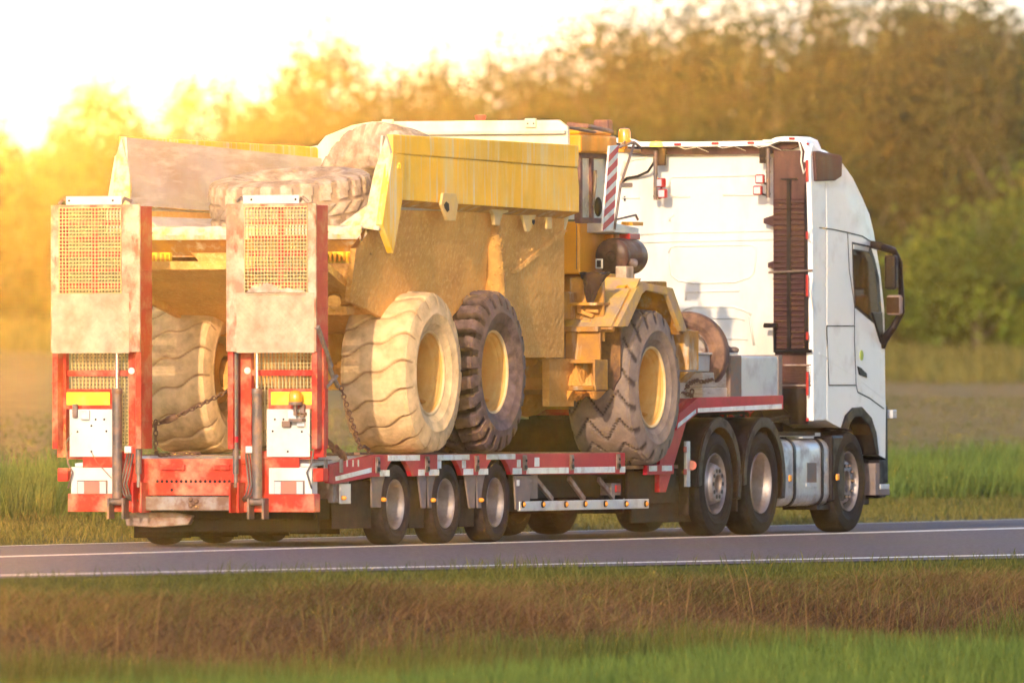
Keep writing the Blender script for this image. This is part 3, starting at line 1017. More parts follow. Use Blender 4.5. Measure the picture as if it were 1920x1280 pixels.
# skirts and mudguards between the wheels
grey = M['skirt'] = mat('grey_mudguard', (.13, .10, .10), .55, dirt=(.22, .17, .16), amt=.4, scale=5)
for pts in (((-0.626, 0.692), (-0.271, 0.69), (-0.315, 0.366), (-0.613, 0.368)),
            ((0.615, 0.685), (0.845, 0.684), (0.83, 0.352), (0.729, 0.352)),
            ((0.874, 0.683), (1.163, 0.682), (1.017, 0.35), (0.902, 0.351)),
            ((1.891, 0.678), (2.184, 0.676), (2.168, 0.341), (2.021, 0.342)),
            ((2.213, 0.676), (2.492, 0.674), (2.359, 0.34), (2.241, 0.341)),
            ((3.262, 0.654), (3.769, 0.651), (3.663, 0.314), (3.305, 0.316))):
    b = MB(); b.prism(pts, 'y', -1.255, -1.235)
    b.build('mudguard_plate', grey, TR, bevel=.004)
for x0, x1, z0 in ((-1.55, -.50, .17), (.50, .92, .16), (1.86, 2.28, .16), (3.2, 3.55, .30)):
    b = MB(); b.box(x0, x1, -1.2, -1.17, z0, .62); b.box(x0, x0 + .02, -1.2, -.85, z0, .62)
    b.build('mudflap', M['rubberd'], TR)
for q in ((-0.374, -1.262, 0.443), (0.958, -1.262, 0.428), (2.269, -1.262, 0.419), (-1.432, -1.262, 0.466)):
    b = MB(); b.cyl(q, (q[0], q[1] - .03, q[2]), .022, 12); b.sphere((q[0], q[1] - .03, q[2]), .02, 6)
    b.build('marker_lamp', M['amber'], TR, smooth=180)
b = MB(); b.box(-1.457, -1.19, -1.26, -1.24, .41, .60)
b.build('number_board', M['white'], TR, bevel=.003)
b = MB(); b.box(-1.338 - .25, -1.17, -1.235, -1.0, .42, .66)
b.build('tool_locker', M['steel'], TR, bevel=.01)
# landing leg bay and side guard
b = MB(); b.box(3.383, 7.071, -1.265, -1.235, 0.301, 0.397)
b.build('side_guard', M['alu'], TR, bevel=.006)
for q in ((3.457, -1.266, 0.368), (4.01, -1.266, 0.364), (4.658, -1.266, 0.359), (5.205, -1.266, 0.36), (5.786, -1.266, 0.356), (6.387, -1.266, 0.351), (6.961, -1.266, 0.347)):
    b = MB(); b.cyl(q, (q[0], q[1] - .015, q[2]), .034, 14)
    lm = b.build('marker_lamp', M['black'], TR)
    b = MB(); b.sphere((q[0], q[1] - .015, q[2]), .025, 6, (1, .8, 1)); b.build('lens', M['amber'], lm, smooth=180)
for a, c in (((3.961, -1.2, 0.629), (4.457, -1.2, 0.408)), ((4.926, -1.2, 0.618), (5.367, -1.2, 0.402)), ((5.78, -1.2, 0.602), (6.21, -1.2, 0.417))):
    b = MB(); b.bar(a, c, .05, .03, (0, 1, 0))
    b.build('guard_strut', M['steel'], TR)
b = MB(); b.box(3.75, 3.95, -1.24, -1.2, .42, .66); b.build('valve_panel', grey, TR, bevel=.004)
for q, mm_ in (((3.347, -1.257, 0.58), 'refw'), ((3.543, -1.245, 0.563), 'refw'), ((3.512, -1.245, 0.473), 'refw'), ((3.662, -1.245, 0.462), 'redlens'), ((3.707, -1.245, 0.599), 'redlens')):
    b = MB(); b.box(q[0] - .035, q[0] + .035, q[1] - .006, q[1], q[2] - .03, q[2] + .03)
    b.build('switch_plate', M[mm_], TR, bevel=.004)
b = MB(); b.box(6.102, 6.365, -1.22, -1.1, .44, .56); b.build('marker_bracket', M['steel'], TR)
b = MB(); b.box(6.21, 6.334, -1.235, -1.22, .47, .54); b.build('marker_lamp', M['redlens'], TR)
# front end of the low deck and the gooseneck
b = MB(); b.prism([(7.037, 0.735), (7.82, 0.741), (7.82, 0.644), (7.037, 0.638)], 'y', -1.26, -1.21)
b.build('front_side_rail', M['red'], TR, bevel=.004)
b = MB(); b.box(7.082, 7.317, -1.2635, -1.261, .675, .73); b.box(7.458, 7.756, -1.2635, -1.261, .675, .73)
b.build('reflective_tape', M['refw'], TR)
for y0_, y1_ in ((-1.2, -1.08), (1.08, 1.2)):
    b = MB(); b.prism([(7.55, .46), (7.75, .46), (8.35, 1.16), (8.35, 1.30), (7.95, 1.30), (7.62, .95), (7.55, .70)], 'y', y0_, y1_)
    b.build('gooseneck_riser', M['red'], TR, bevel=.006)
b = MB(); b.box(7.62, 7.66, -1.078, 1.078, .46, 1.2); b.build('riser_panel', M['dark'], TR)  # dark instead of the riser's red, painting in the shade under the dumper
for s in (1, -1):
    b = MB(); b.prism([(7.98, 1.256), (8.534, 1.418), (11.113, 1.438), (11.113, 1.294), (8.533, 1.26), (7.916, 1.088)], 'y', s * -1.26, s * -1.20)
    b.build('gooseneck_rail', M['red'], TR, bevel=.004)
b = MB()
b.slab([(8.53, -1.263, 1.309), (11.06, -1.263, 1.35), (11.06, -1.263, 1.3), (8.529, -1.263, 1.266)], (0, .0025, 0))
b.slab([(7.944, -1.263, 1.158), (8.466, -1.263, 1.299), (8.466, -1.263, 1.26), (7.912, -1.263, 1.104)], (0, .0025, 0))
b.build('reflective_tape', M['refw'], TR)
b = MB(); b.box(8.45, 11.03, -1.19, 1.19, 1.345, 1.41); b.prism([(7.9, 1.24), (8.45, 1.345), (8.45, 1.41), (7.9, 1.30)], 'y', -1.19, 1.19)
b.build('gooseneck_deck', M['redd'], TR)
b = MB()
for y in (-.5, .4):
    b.box(8.3, 11.5, y, y + .1, 1.16, 1.34)
b.box(8.6, 10.8, -.95, .95, 1.24, 1.33)
b.cyl((10.0, 0, 1.16), (10.0, 0, 1.05), .12, 16)
b.build('gooseneck_beam', M['dark'], TR, bevel=.005)
# lamp plate at the front mudguard
b = MB(); b.box(8.304, 8.414, -1.22, -1.19, 0.51, 0.973)
b.build('rear_lamp_plate', M['alu'], TR, bevel=.003)
for q in ((8.26, -1.222, 0.891), (8.259, -1.222, 0.663)):
    b = MB(); b.box(q[0] - .06, q[0] + .02, q[1] - .01, q[1], q[2] - .03, q[2] + .03); b.build('marker_lamp', M['redlens'], TR, bevel=.005)
b = MB(); b.cyl((8.509, -1.2, 0.727), (8.4, -1.24, 0.728), .05, 16); b.build('rear_lamp', M['redlens'], TR, smooth=40)
b = MB(); b.box(6.75, 8.2, -1.15, -1.12, .34, .68); b.box(7.0, 8.78, -1.1, -1.07, .15, .62); b.box(6.75, 6.78, -1.1, .9, .25, .6)
b.build('front_skirt', M['dark'], TR, bevel=.01)

# ---- rear end
XR = -2.18
for s in (1, -1):
    y0, y1 = sorted((s * 1.271, s * 0.47))
    b = MB(); b.box(XR, XR + .16, y0, y1, 0.336, 0.51)
    b.build('rear_corner_beam', M['redd'], TR, bevel=.006)
b = MB(); b.box(XR - .03, XR + .12, 0.462, -0.441, 0.348, 0.485)
b.build('bumper_beam', M['steel'], TR, bevel=.012)
bc = (XR - .035, -0.045, 0.419)
for dy, dz in ((-.03, .02), (.03, -.02), (-.03, -.035), (.03, .035), (0, 0)):
    b = MB(); b.sphere((bc[0], bc[1] + dy, bc[2] + dz), .024, 5)
    b.build('bolt_head', M['rust'], TR)
b = MB(); b.box(XR + .04, XR + .09, -.98, .98, 0.495, .845)
b.build('rear_cross_panel', M['redd'], TR, bevel=.004)
hl = []
for k in range(16):
    hl.append((XR + .040, 0.359 + (-0.384 - 0.359) * k / 15, 0.628))
hl.append((XR + .040, 0.21, 0.546))
holes('punched_hole', M['black'], TR, hl, .015)
b = MB(); b.box(XR - .0, XR + .05, 0.315, 0.067, 0.74, 0.786)
b.box(XR - .0, XR + .05, -0.235, -0.4, 0.74, 0.786)
b.build('step_bar', M['redd'], TR)
b = MB(); b.box(-1.95, -1.1, -1.18, .62, .26, .46); b.box(-1.9, -1.85, -1.2, .66, .14, .5)
b.build('spray_guard', M['shade_black'], TR, bevel=.01)
for X in (-.55, .68, 2.04, 3.4):
    b = MB(); b.box(X, X + .02, .66, 1.25, .07, .66)
    b.build('mudflap', M['shade_black'], TR)  # flaps lengthened over the left wheels to stand in for shade there
b = MB(); b.prism([(.74, .20), (.76, .31), (.70, .335), (.25, .33), (.05, .30), (.10, .21), (.45, .185)], 'x', -2.0, -1.9)
b.build('underrun_plate', M['steel'], TR, bevel=.01)


def ramp(s, beacon):
    """s=+1 left ramp, -1 right ramp; all widths mirrored about the lorry's centre line"""
    r = empty_part('loading_ramp', TR, (XR, s * .9, .95))
    r['_base'] = (XR, s * .9, .95)
    XP = -2.37

    def bx(b, x0, x1, ya, yb, z0, z1):
        return b.box(x0, x1, s * ya, s * yb, z0, z1)
    yo, yi = 1.367, 0.445
    zt, zb = 3.275, 1.865
    zg = 2.427
    # outer skin of the top section
    b = MB()
    bx(b, XP, XP + .03, yo, 1.284, zb, zt); bx(b, XP, XP + .03, 0.632, yi, zb, zt)
    bx(b, XP, XP + .03, 1.284, 0.632, zt - .03, zt)
    b.build('skin_frame', M['ramp'], r, bevel=.004)
    b = MB()
    bx(b, XP - .008, XP + .004, 1.35, 0.555, zb - .01, zg)
    n = 0
    for i in range(26):
        for j in range(19):
            cy = 1.328 - (i + .5) * .0295; cz = zb + .015 + (j + .5) * .0295
            if cz > zg - .012:
                continue
            d = .011 * (1 if (i + j) % 2 else -1)
            P = [(XP - .0105, s * (cy - .011), cz - d - .003), (XP - .0105, s * (cy - .011), cz - d + .003), (XP - .0105, s * (cy + .011), cz + d + .003), (XP - .0105, s * (cy + .011), cz + d - .003)]
            b.slab(P, (.003, 0, 0))
    b.build('tread_plate', M['tread'], r)
    b = MB()
    ya, yb = 1.278, 0.638
    for i in range(20):
        y = ya + (yb - ya) * i / 19
        bx(b, XP - .006, XP + .012, y - .0035, y + .0035, zg, zt - .03)
    for i in range(25):
        z = zg + (zt - .03 - zg) * i / 24
        bx(b, XP - .008, XP + .01, ya, yb, z - .004, z + .004)
    gr = b.build('grate', M['grate'], r)
    g2 = link('rear_grate', gr.data, r); g2.location = gr.location + Vector((.27, 0, .008))
    b = MB()
    for i in range(6):
        z = zg + .05 + i * .15
        bx(b, XP + .12, XP + .15, ya, yb, z, z + .05)
    bx(b, XP + .10, XP + .13, (ya + yb) / 2 - .03, (ya + yb) / 2 + .03, zg, zt - .05)
    b.build('stiffener', M['redd'], r)
    if s < 0:
        yy = sorted((s * ya, s * yb))
        heap('caked_mud', XP - .022, XP + .03, yy[0] + .01, yy[1] - .01, zg + .002, .085, 9, M['tyD'], r, 6, 40)
    b = MB()
    bx(b, XP - .02, XP, 1.2, 0.626, zt, 3.357)
    cp = b.build('top_plate', M['white'], r, bevel=.003)
    holes('bolt_hole', M['black'], cp, [(XP - .020, s * px, zt + .04) for px in (1.167, 0.714)], .012)
    for px in (1.233, 0.598):
        b = MB(); b.tube([(XP + .02, s * (px + .05), zt + .01), (XP, s * px, zt + .06), (XP + .05, s * (px - .05), zt + .03)], .018, 6)
        b.build('hinge_lug', M['steel'], r)
    # deep side beams
    for y in (yo - .03, yi + .03):
        b = MB()
        bx(b, XP + .032, XP + .32, y - .028, y + .028, .94, zt - .015)
        for k in range(6):
            z = 1.2 + k * .36
            bx(b, XP + .03, XP + .325, y - .034, y + .034, z, z + .012)
        b.build('side_beam', M['redd'], r, bevel=.003)
    # lower section
    b = MB()
    bx(b, XR - .02, XR + .06, 1.375, 1.281, .86, zb + .05); bx(b, XR - .02, XR + .06, 0.634, 0.524, .80, zb + .05)
    bx(b, XR, XR + .04, 1.275, 0.634, 1.635, 1.692)
    bx(b, XR, XR + .04, 1.381, 0.8, 1.318, 1.512)
    bx(b, XR + .02, XR + .05, 1.298, 0.634, .84, 0.919)
    bx(b, XR + .0, XR + .03, 1.115, 0.8, 0.76, 0.858)
    b.build('lower_frame', M['redd'], r, bevel=.004)
    b = MB()
    ya, yb = 1.253, 0.666
    for i in range(17):
        y = ya + (yb - ya) * i / 16
        bx(b, XR + .06, XR + .085, y - .004, y + .004, .98, zb + .04)
    for i in range(26):
        z = .98 + (zb + .04 - .98) * i / 25
        bx(b, XR + .075, XR + .082, ya, yb, z - .003, z + .003)
    b.build('lower_grate', M['grate'], r)
    b = MB(); bx(b, XR - .006, XR - .001, 1.342, 0.833, 1.359, 1.482)
    b.build('reflector_plate', M['yel'], r)
    b = MB(); bx(b, XR - .028, XR - .022, 1.239, 0.796, 0.863, 1.318)
    wp = b.build('white_plate', M['white'], r, bevel=.002)
    holes('bolt_hole', M['black'], wp, [(XR - .0285, s * py, pz) for py, pz in ((1.157, 1.103), (1.013, 1.16), (0.969, 1.221), (0.88, 1.221), (0.858, 1.108), (1.013, 0.914))])
    # small lamps bolted to the plate
    spots = [(1.173, 1.303, .05, .13, 'steel'), (1.068, 1.262, .09, .09, 'alu')]
    if s < 0:
        spots += [(1.008, 1.175, .09, .06, 'cyl'), (1.157, 1.19, .08, .08, 'alu'), (1.162, 1.272, .10, .03, 'rust')]
    for y, z, w, h, mm_ in spots:
        b = MB(); b.box(XR - .07, XR - .03, s * y - w / 2, s * y + w / 2, z - h / 2, z + h / 2)
        b.build('bracket_box', M[mm_], r, bevel=.008)
    # light box
    b = MB(); bx(b, XR + .01, XR + .16, 1.243, 0.801, 0.505, 0.766)
    lb = b.build('light_box', M['white'], r, bevel=.006)
    b = MB(); bx(b, XR - .01, XR + .01, 1.171, 0.862, 0.505, 0.638)
    b.build('light_cluster', M['cyl'], lb, bevel=.003)
    y0, y1 = 1.162, 0.863
    for a, c, mm_ in ((0, .22, 'clear'), (.24, .74, 'redlens2'), (.76, .98, 'clear')):
        b = MB(); bx(b, XR - .016, XR - .0105, y0 + (y1 - y0) * a, y0 + (y1 - y0) * c, 0.51, 0.627)
        for k in range(7):
            z = 0.51 + k * .018
            bx(b, XR - .018, XR - .0155, y0 + (y1 - y0) * a, y0 + (y1 - y0) * c, z, z + .004)
        b.build('lamp_lens', M[mm_], lb)
    # hydraulics
    yb_ = 0.722
    b = MB(); b.cyl((XR - .09, s * yb_, 0.464), (XR - .09, s * yb_, 1.517), .048, 20)
    cy = b.build('lift_cylinder', M['cyl'], r, smooth=40)
    b = MB(); b.cyl((XR - .09, s * yb_, 1.517), (XR - .09, s * yb_, zb + .03), .018, 14); b.build('piston_rod', M['chrome'], cy, smooth=40)
    b = MB(); b.cyl((XR - .09, s * yb_, 1.512), (XR - .09, s * yb_, 1.466), .053, 20); b.build('collar', M['steel'], cy, smooth=40)
    b = MB(); b.cyl((XR - .09, s * yb_ - .09, 0.434), (XR - .09, s * yb_ + .09, 0.434), .035, 14)
    bx(b, XR - .14, XR + .0, yb_ - .085, yb_ - .065, .27, .47); bx(b, XR - .14, XR + .0, yb_ + .065, yb_ + .085, .27, .47)
    b.build('cylinder_clevis', M['cyl'], r, smooth=40)
    yt = 0.501
    b = MB(); b.cyl((XR - .09, s * yt, 0.7), (XR - .09, s * yt, zb + .03), .029, 16)
    ty = b.build('gas_strut', M['cyl'], r, smooth=40)
    b = MB(); b.cyl((XR - .09, s * yt, 1.001), (XR - .09, s * yt, 1.057), .0305, 16); b.build('red_band', M['red'], ty, smooth=40)
    b = MB(); b.cyl((XR - .09, s * yt, 0.572), (XR - .09, s * yt, 0.7), .018, 12); b.build('piston_rod', M['steel'], ty, smooth=40)
    b = MB()
    bx(b, XR - .14, XR + .05, yt - .05, yt - .035, .33, .62); bx(b, XR - .14, XR + .05, yt + .035, yt + .05, .33, .62)
    b.build('strut_lug', M['redd'], r)
    # hoses between the cylinder and the beam
    for k in range(3):
        yh = 0.64 - .03 * k
        b = MB(); b.tube([(XR - .03, s * yh, 0.894), (XR - .06, s * (yh + .03), .70), (XR - .08, s * (yh + .05), .60), (XR - .07, s * (yh + .02), .50), (XR - .03, s * (yh - .05), .44)], .010, 6)
        b.build('hydraulic_hose', M['cyl'], r, smooth=180)
    b = MB(); bx(b, XR - .06, XR - .02, 0.661, 0.59, 0.899, 0.965); b.build('valve_block', M['alu'], r, bevel=.004)
    b = MB(); b.cyl((XR - .03, s * 0.598, 1.686), (XR - .022, s * 0.598, 1.686), .032, 20); b.build('round_label', M['white'], r)
    # outer stub box beside the light box
    b = MB(); bx(b, XR - .02, XR + .12, 1.371, 1.265, 0.627, 0.755); b.build('corner_stub', M['redd'], r, bevel=.01)
    b = MB(); b.tube([(XR - .02, s * 1.218, 1.088), (XR - .02, s * 1.284, 0.996), (XR - .03, s * 1.257, 0.801), (XR - .03, s * 1.207, 0.714), (XR - .03, s * 1.257, 0.561)], .009, 6)
    b.build('lamp_cable', M['cyl'], r, smooth=180)
    if s > 0:
        b = MB(); b.tube([(XR - .035, 1.013, 0.914), (XR - .04, 0.953, 0.812), (XR - .03, 0.804, 0.658)], .004, 5); b.build('loose_wire', M['rust'], r)
    if beacon:
        q = (XR - .10, -1.12, 1.357)
        b = MB(); b.cyl((q[0], q[1], q[2]), (q[0], q[1], q[2] + .03), .068, 20); b.cyl((q[0], q[1], q[2] - .10), q, .02, 10); b.box(q[0] - .03, q[0] + .07, q[1] - .08, q[1] + .06, q[2] - .16, q[2] - .13)
        bc_ = b.build('beacon', M['cyl'], r, smooth=40)
        b = MB(); b.lathe([(.064, .03), (.066, .06), (.062, .11), (.045, .133), (.001, .14)], (q[0], q[1], q[2]), 24, 'z'); b.build('lens', M['amber'], bc_, smooth=180)


M['redlens2'] = mat('pale_red_lamp_lens', (.62, .16, .12), .3, coat=.4)
ramp(1, False)
ramp(-1, True)

# ------------------------------------------------------------------ white tractor lorry
TK = thing('tractor_lorry', 'white high-roofed tractor lorry with a black air duct behind its cab, pulling the low loader', 'lorry', (11.2, 0, 0))
XD, XPU, XF = 9.14, 10.51, 13.22
for y in (-1.09, 1.09):
    wheel(TK, 'wheel', (XD, y, .535), y > 0, (('tyre', L_TYRE), ('rim', L_RIM_HUB), ('bolt_holes', L_HOLES_HUB)))
    wheel(TK, 'wheel', (XPU, y, .535), y > 0, (('tyre', L_TYRE), ('rim', L_RIM_DEEP)), 'wheel with a deep dished rim')
    wheel(TK, 'wheel', (XF, y, .535), y > 0, (('tyre', L_TYRE), ('rim', L_RIM), ('bolt_holes', L_HOLES), ('wheel_nuts', L_NUTS)))
for X in (XD, XPU, XF):
    b = MB(); b.cyl((X, -.95, .535), (X, .95, .535), .09, 12)
    b.sphere((X, 0, .535), .22 if X == XD else .1, 8)
    b.build('axle', M['dark'], TK, smooth=40)
b = MB()
for y in (-.45, .38):
    b.box(8.35, 14.0, y, y + .07, .78, 1.02)
for x in np.arange(8.5, 13.8, .9):
    b.box(x, x + .1, -.38, .38, .82, .98)
b.box(11.3, 12.1, -1.0, 1.0, .62, .80)
b.box(12.6, 14.1, -.72, .72, .55, 1.35)
b.build('chassis_frame', M['dark'], TK, bevel=.004)
b = MB(); b.prism([(9.5, 1.05), (10.5, 1.05), (10.35, 1.14), (9.65, 1.14)], 'y', -.45, .45)
b.build('fifth_wheel', M['dark'], TK)
# rear mudguards
def arc_guard(X, z, r, a0, a1, y0, y1, t=.03):
    n = 20
    o = [(X + r * cos(a0 + (a1 - a0) * i / n), z + r * sin(a0 + (a1 - a0) * i / n)) for i in range(n + 1)]
    i_ = [(X + (r - t) * cos(a0 + (a1 - a0) * i / n), z + (r - t) * sin(a0 + (a1 - a0) * i / n)) for i in range(n, -1, -1)]
    b = MB(); b.prism(o + i_, 'y', y0, y1)
    # rolled outer lip
    i2 = [(X + (r - .10) * cos(a0 + (a1 - a0) * i / n), z + (r - .10) * sin(a0 + (a1 - a0) * i / n)) for i in range(n, -1, -1)]
    return b, o, i2
for s in (1, -1):
    for X in (XD + .06, XPU + .03):
        b, o, i2 = arc_guard(X, .57, .645, radians(-18), radians(185), s * 1.24, s * .74)
        g = b.build('mudguard', M['black'], TK, smooth=40)
        b = MB(); b.prism(o + i2, 'y', s * 1.262, s * 1.245); b.build('mudguard_lip', M['black'], g, bevel=.006)
    b = MB(); b.box(9.80, 9.83, s * 1.22, s * .76, .25, .62); b.build('mudflap', M['rubberd'], TK)
    b = MB(); b.box(8.40, 8.43, s * 1.2, s * .72, .22, .70); b.build('mudflap', M['rubberd'], TK)
    # alloy tank with straps
    x0, x1 = 11.282, 12.788
    z0, z1 = 0.287, 0.987
    pr = []
    for cx, cz, a in ((1.2 - .13, z1 - .13, 0), (.62 + .1, z1 - .13, 90), (.62 + .1, z0 + .13, 180), (1.2 - .13, z0 + .13, 270)):
        for k in range(6):
            t = radians(a + k * 18)
            pr.append((s * (cx + .13 * cos(t)), cz + .13 * sin(t)))
    b = MB(); b.prism(pr, 'x', x0, x1)
    tk = b.build('fuel_tank', M['tank'], TK, bevel=.02, smooth=40, label=None)
    for xs_ in (11.611, 12.471):
        pr2 = [(p[0] * 1.0 + (s * .012 if abs(p[0]) > .9 else -s * .012), z0 - .012 + (p[1] - z0) * (z1 - z0 + .024) / (z1 - z0)) for p in pr]
        b = MB(); b.prism(pr2, 'x', xs_ - .03, xs_ + .03); b.build('tank_strap', M['black'], tk, smooth=40)
    b = MB(); b.box(12.007, 12.305, s * 1.202, s * 1.196, 0.53, 0.736); b.build('step_pocket', M['cyl'], tk, bevel=.01)
    b = MB(); b.box(11.974, 12.338, s * 1.206, s * 1.197, 0.486, 0.525); b.build('step_rim', M['alu'], tk)
    b = MB(); b.box(11.924, 12.288, s * 1.18, s * 1.0, z1 + .003, z1 + .02); b.build('filler_plate', M['alu'], tk, bevel=.004)
    b = MB(); b.box(11.399, 12.654, s * 1.12, s * .9, 1.009, 1.048); b.build('catwalk', M['alu'], TK, bevel=.004)
    for q in ((11.365, -1.235, 0.58), (12.768, -1.26, 0.582)):
        b = MB(); b.box(q[0] - .04, q[0] + .04, s * -q[1] + s * .02, s * -q[1], q[2] - .035, q[2] + .035); b.build('marker_lamp', M['amber'], TK, bevel=.012)
    b = MB(); b.box(12.692, 13.093, s * 1.24, s * .8, 0.325, 1.023); b.build('front_mudguard', M['black'], TK, bevel=.03)
    b = MB(); b.box(12.37, 13.087, s * 1.18, s * .8, 0.243, 0.293); b.build('air_deflector', M['black'], TK)
b = MB()
rr = random.Random(2)
for k in range(9):
    x = 10.8 + rr.uniform(-.3, 1.4); y = rr.uniform(-.9, -.2)
    b.tube([(x, y, 1.10), (x + .1, y - .1, 1.2 + rr.uniform(0, .14)), (x + .35, y - .05, 1.16), (x + .5, y + .1, 1.04)], .014, 5)
b.build('air_line', M['rubber'], TK)
b = MB(); b.bar((10.9, -.9, 1.12), (11.95, -1.0, 1.22), .08, .03); b.box(10.8, 12.4, -1.15, -.5, 1.02, 1.06); b.build('battery_cover', M['dark'], TK)

# ---- cab
prof = [(12.499, 1.175), (12.507, 3.115), (12.46, 3.961), (12.693, 3.942), (12.994, 3.863), (13.312, 3.716), (13.614, 3.512), (13.833, 3.34), (13.968, 3.162), (14.035, 3.022),
        (14.17, 2.758), (14.253, 2.5), (14.304, 2.342), (14.319, 1.954), (14.334, 1.418), (14.351, 1.306), (14.331, 0.77),
        (14.06, 0.817), (13.976, 1.048), (13.841, 1.194), (13.538, 1.301), (13.285, 1.291), (13.084, 1.229), (12.932, 1.096), (12.699, 1.135)]
ys_ = [-1.25, -1.235, -1.19, -1.10, -.9, -.5, 0, .5, .9, 1.10, 1.19, 1.235, 1.25]
vs, fs = [], []
K = len(prof)
for y in ys_:
    t = 1 - abs(y) / 1.25
    g = 1 - (1 - min(t / .3, 1)) ** 2.6
    for x, z in prof:
        fx = min(max((x - 13.3) / .6, 0), 1) * (.22 + .10 * (z > 3.0)) * g
        fz = min(max((z - 3.3) / .8, 0), 1) * .13 * g
        vs.append((x + fx, y, z + fz))
for i in range(len(ys_) - 1):
    for j in range(K):
        fs.append((i * K + j, i * K + (j + 1) % K, (i + 1) * K + (j + 1) % K, (i + 1) * K + j))
fs += [tuple(range(K)), tuple(range((len(ys_) - 1) * K + K - 1, (len(ys_) - 1) * K - 1, -1))]
b = MB(); b.add(vs, fs)
CAB = b.build('cab_body', M['cab'], TK, smooth=32)
b = MB(); b.box(12.36, 14.3, -1.15, 1.15, 1.2, 1.3); b.build('cab_floor', M['dark'], CAB)


def line_on_side(pts, y, w, m_, name, parent, r=.004):
    b = MB()
    for a, c in zip(pts[:-1], pts[1:]):
        b.bar((a[0], y, a[1]), (c[0], y, c[1]), .006, w, (c[1] - a[1], 0, a[0] - c[0]) if True else (0, 0, 1))
    b.build(name, m_, parent)
for s in (1, -1):
    Y = s * -1.2505
    gaps = [[(12.258, 3.185), (12.657, 3.172), (13.142, 3.143), (13.613, 3.108), (13.933, 3.043)],
            [(13.142, 3.137), (13.191, 2.752), (13.357, 2.389), (13.355, 2.002), (13.404, 1.548), (13.454, 1.47), (13.825, 1.408), (14.282, 1.295)],
            [(12.486, 2.161), (13.339, 2.164)], [(12.55, 1.543), (13.387, 1.543)], [(12.486, 2.156), (12.55, 1.543)]]
    for g in gaps:
        line_on_side(g, Y, .013, M['black'], 'panel_gap', CAB)
    line_on_side([(12.252, 1.877), (12.818, 1.76), (13.354, 1.649), (14.266, 1.418)], s * -1.249, .028, M['cab'], 'body_crease', CAB)
    # door glass with its dark frame
    fr = [(13.276, 3.049), (13.866, 3.009), (14.001, 2.875), (14.135, 2.679), (14.235, 2.229), (14.167, 2.139), (13.374, 2.355), (13.308, 2.674)]
    b = MB(); b.prism(fr, 'y', s * -1.2535, s * -1.24); dr = b.build('window_frame', M['black'], CAB, bevel=.004)
    gl = [(13.309, 2.954), (13.798, 2.936), (13.933, 2.835), (14.033, 2.651), (14.117, 2.229), (14.082, 2.189), (13.391, 2.383), (13.341, 2.674)]
    b = MB(); b.prism(gl, 'y', s * -1.2565, s * -1.25); b.build('window_glass', M['glass'], dr)
    b = MB(); b.prism([(13.309, 3.021), (13.798, 2.992), (13.764, 2.952), (13.309, 2.971)], 'y', s * -1.262, s * -1.25); b.build('wind_deflector', M['alu'], dr)
    b = MB(); b.prism([(13.439, 1.744), (13.54, 1.728), (13.725, 1.666), (13.725, 1.621), (13.489, 1.655)], 'y', s * -1.262, s * -1.245); b.build('door_handle', M['black'], CAB, bevel=.006)
    q = (13.574, -1.25, 1.857)
    b = MB(); b.cyl((q[0], s * q[1], q[2]), (q[0], s * (q[1] - .006), q[2]), .055, 16); b.build('round_sticker', M['sticker'] if 'sticker' in M else M.setdefault('sticker', mat('lime_sticker', (.42, .48, .05), .5)), CAB)
    # wheel arch trim
    arch = [(12.916, 1.09), (13.05, 1.229), (13.269, 1.307), (13.555, 1.318), (13.858, 1.205), (14.01, 1.047), (14.094, 0.811)]
    inn = [(13.992, 0.811), (13.874, 1.02), (13.74, 1.133), (13.521, 1.212), (13.319, 1.212), (13.184, 1.145), (13.117, 1.073)]
    b = MB(); b.prism(arch + inn, 'y', s * -1.268, s * -1.05); b.build('wheel_arch_trim', M['black'], CAB, bevel=.01)
    # mirror arm and two heads
    ym = s * -1.42
    b = MB(); b.tube([(13.9, s * -1.24, 3.026), (13.858, s * -1.36, 3.003), (14.025, s * -1.45, 2.959), (14.212, s * -1.45, 2.837), (14.262, s * -1.45, 2.595),
                      (14.295, s * -1.45, 2.314), (14.147, s * -1.40, 2.144), (14.24, s * -1.26, 2.015), (14.251, s * -1.24, 1.937)], [.04, .045, .04, .035, .03, .035, .04, .05, .04], 10)
    ma = b.build('mirror_arm', M['black'], TK, smooth=50)
    b = MB(); b.box(13.973 - .06, 13.973 + .06, s * -1.51, s * -1.38, 2.549, 2.914); b.build('mirror_head', M['black'], ma, bevel=.03)
    b = MB(); b.box(14.074 - .07, 14.074 + .05, s * -1.53, s * -1.37, 2.279, 2.492); b.build('wide_mirror_head', M['skirt'], ma, bevel=.03)
    b = MB(); b.box(14.074 - .075, 14.074 - .0705, s * -1.52, s * -1.38, 2.301, 2.47); b.build('mirror_glass', M['glass'], ma)
    b = MB(); b.prism([(13.874, 2.312), (14.196, 2.314), (14.245, 1.948), (14.144, 2.004)], 'y', s * -1.27, s * -1.22); b.build('mirror_foot', M['black'], TK, bevel=.01)
    # dark air vent high on the fairing
    b = MB(); b.prism([(12.044, 3.978), (12.16, 3.985), (12.826, 3.95), (12.893, 3.923), (12.875, 3.727), (12.675, 3.68), (12.092, 3.667)], 'y', s * -1.285, s * -1.15); b.build('side_vent', M['duct'], TK, bevel=.012)
    # lamp and bumper
    b = MB(); b.box(14.544, 14.68, s * -1.26, s * -1.05, 1.192, 1.283); b.build('corner_lamp', M['clear'], TK, bevel=.01)
    b = MB(); b.prism([(14.351, 1.328), (14.419, 1.328), (14.433, 0.73), (14.432, 0.511), (14.126, 0.512), (14.161, 0.754), (14.348, 0.753)], 'y', s * -1.245, s * -.9); b.build('front_trim', M['black'], TK, bevel=.008)
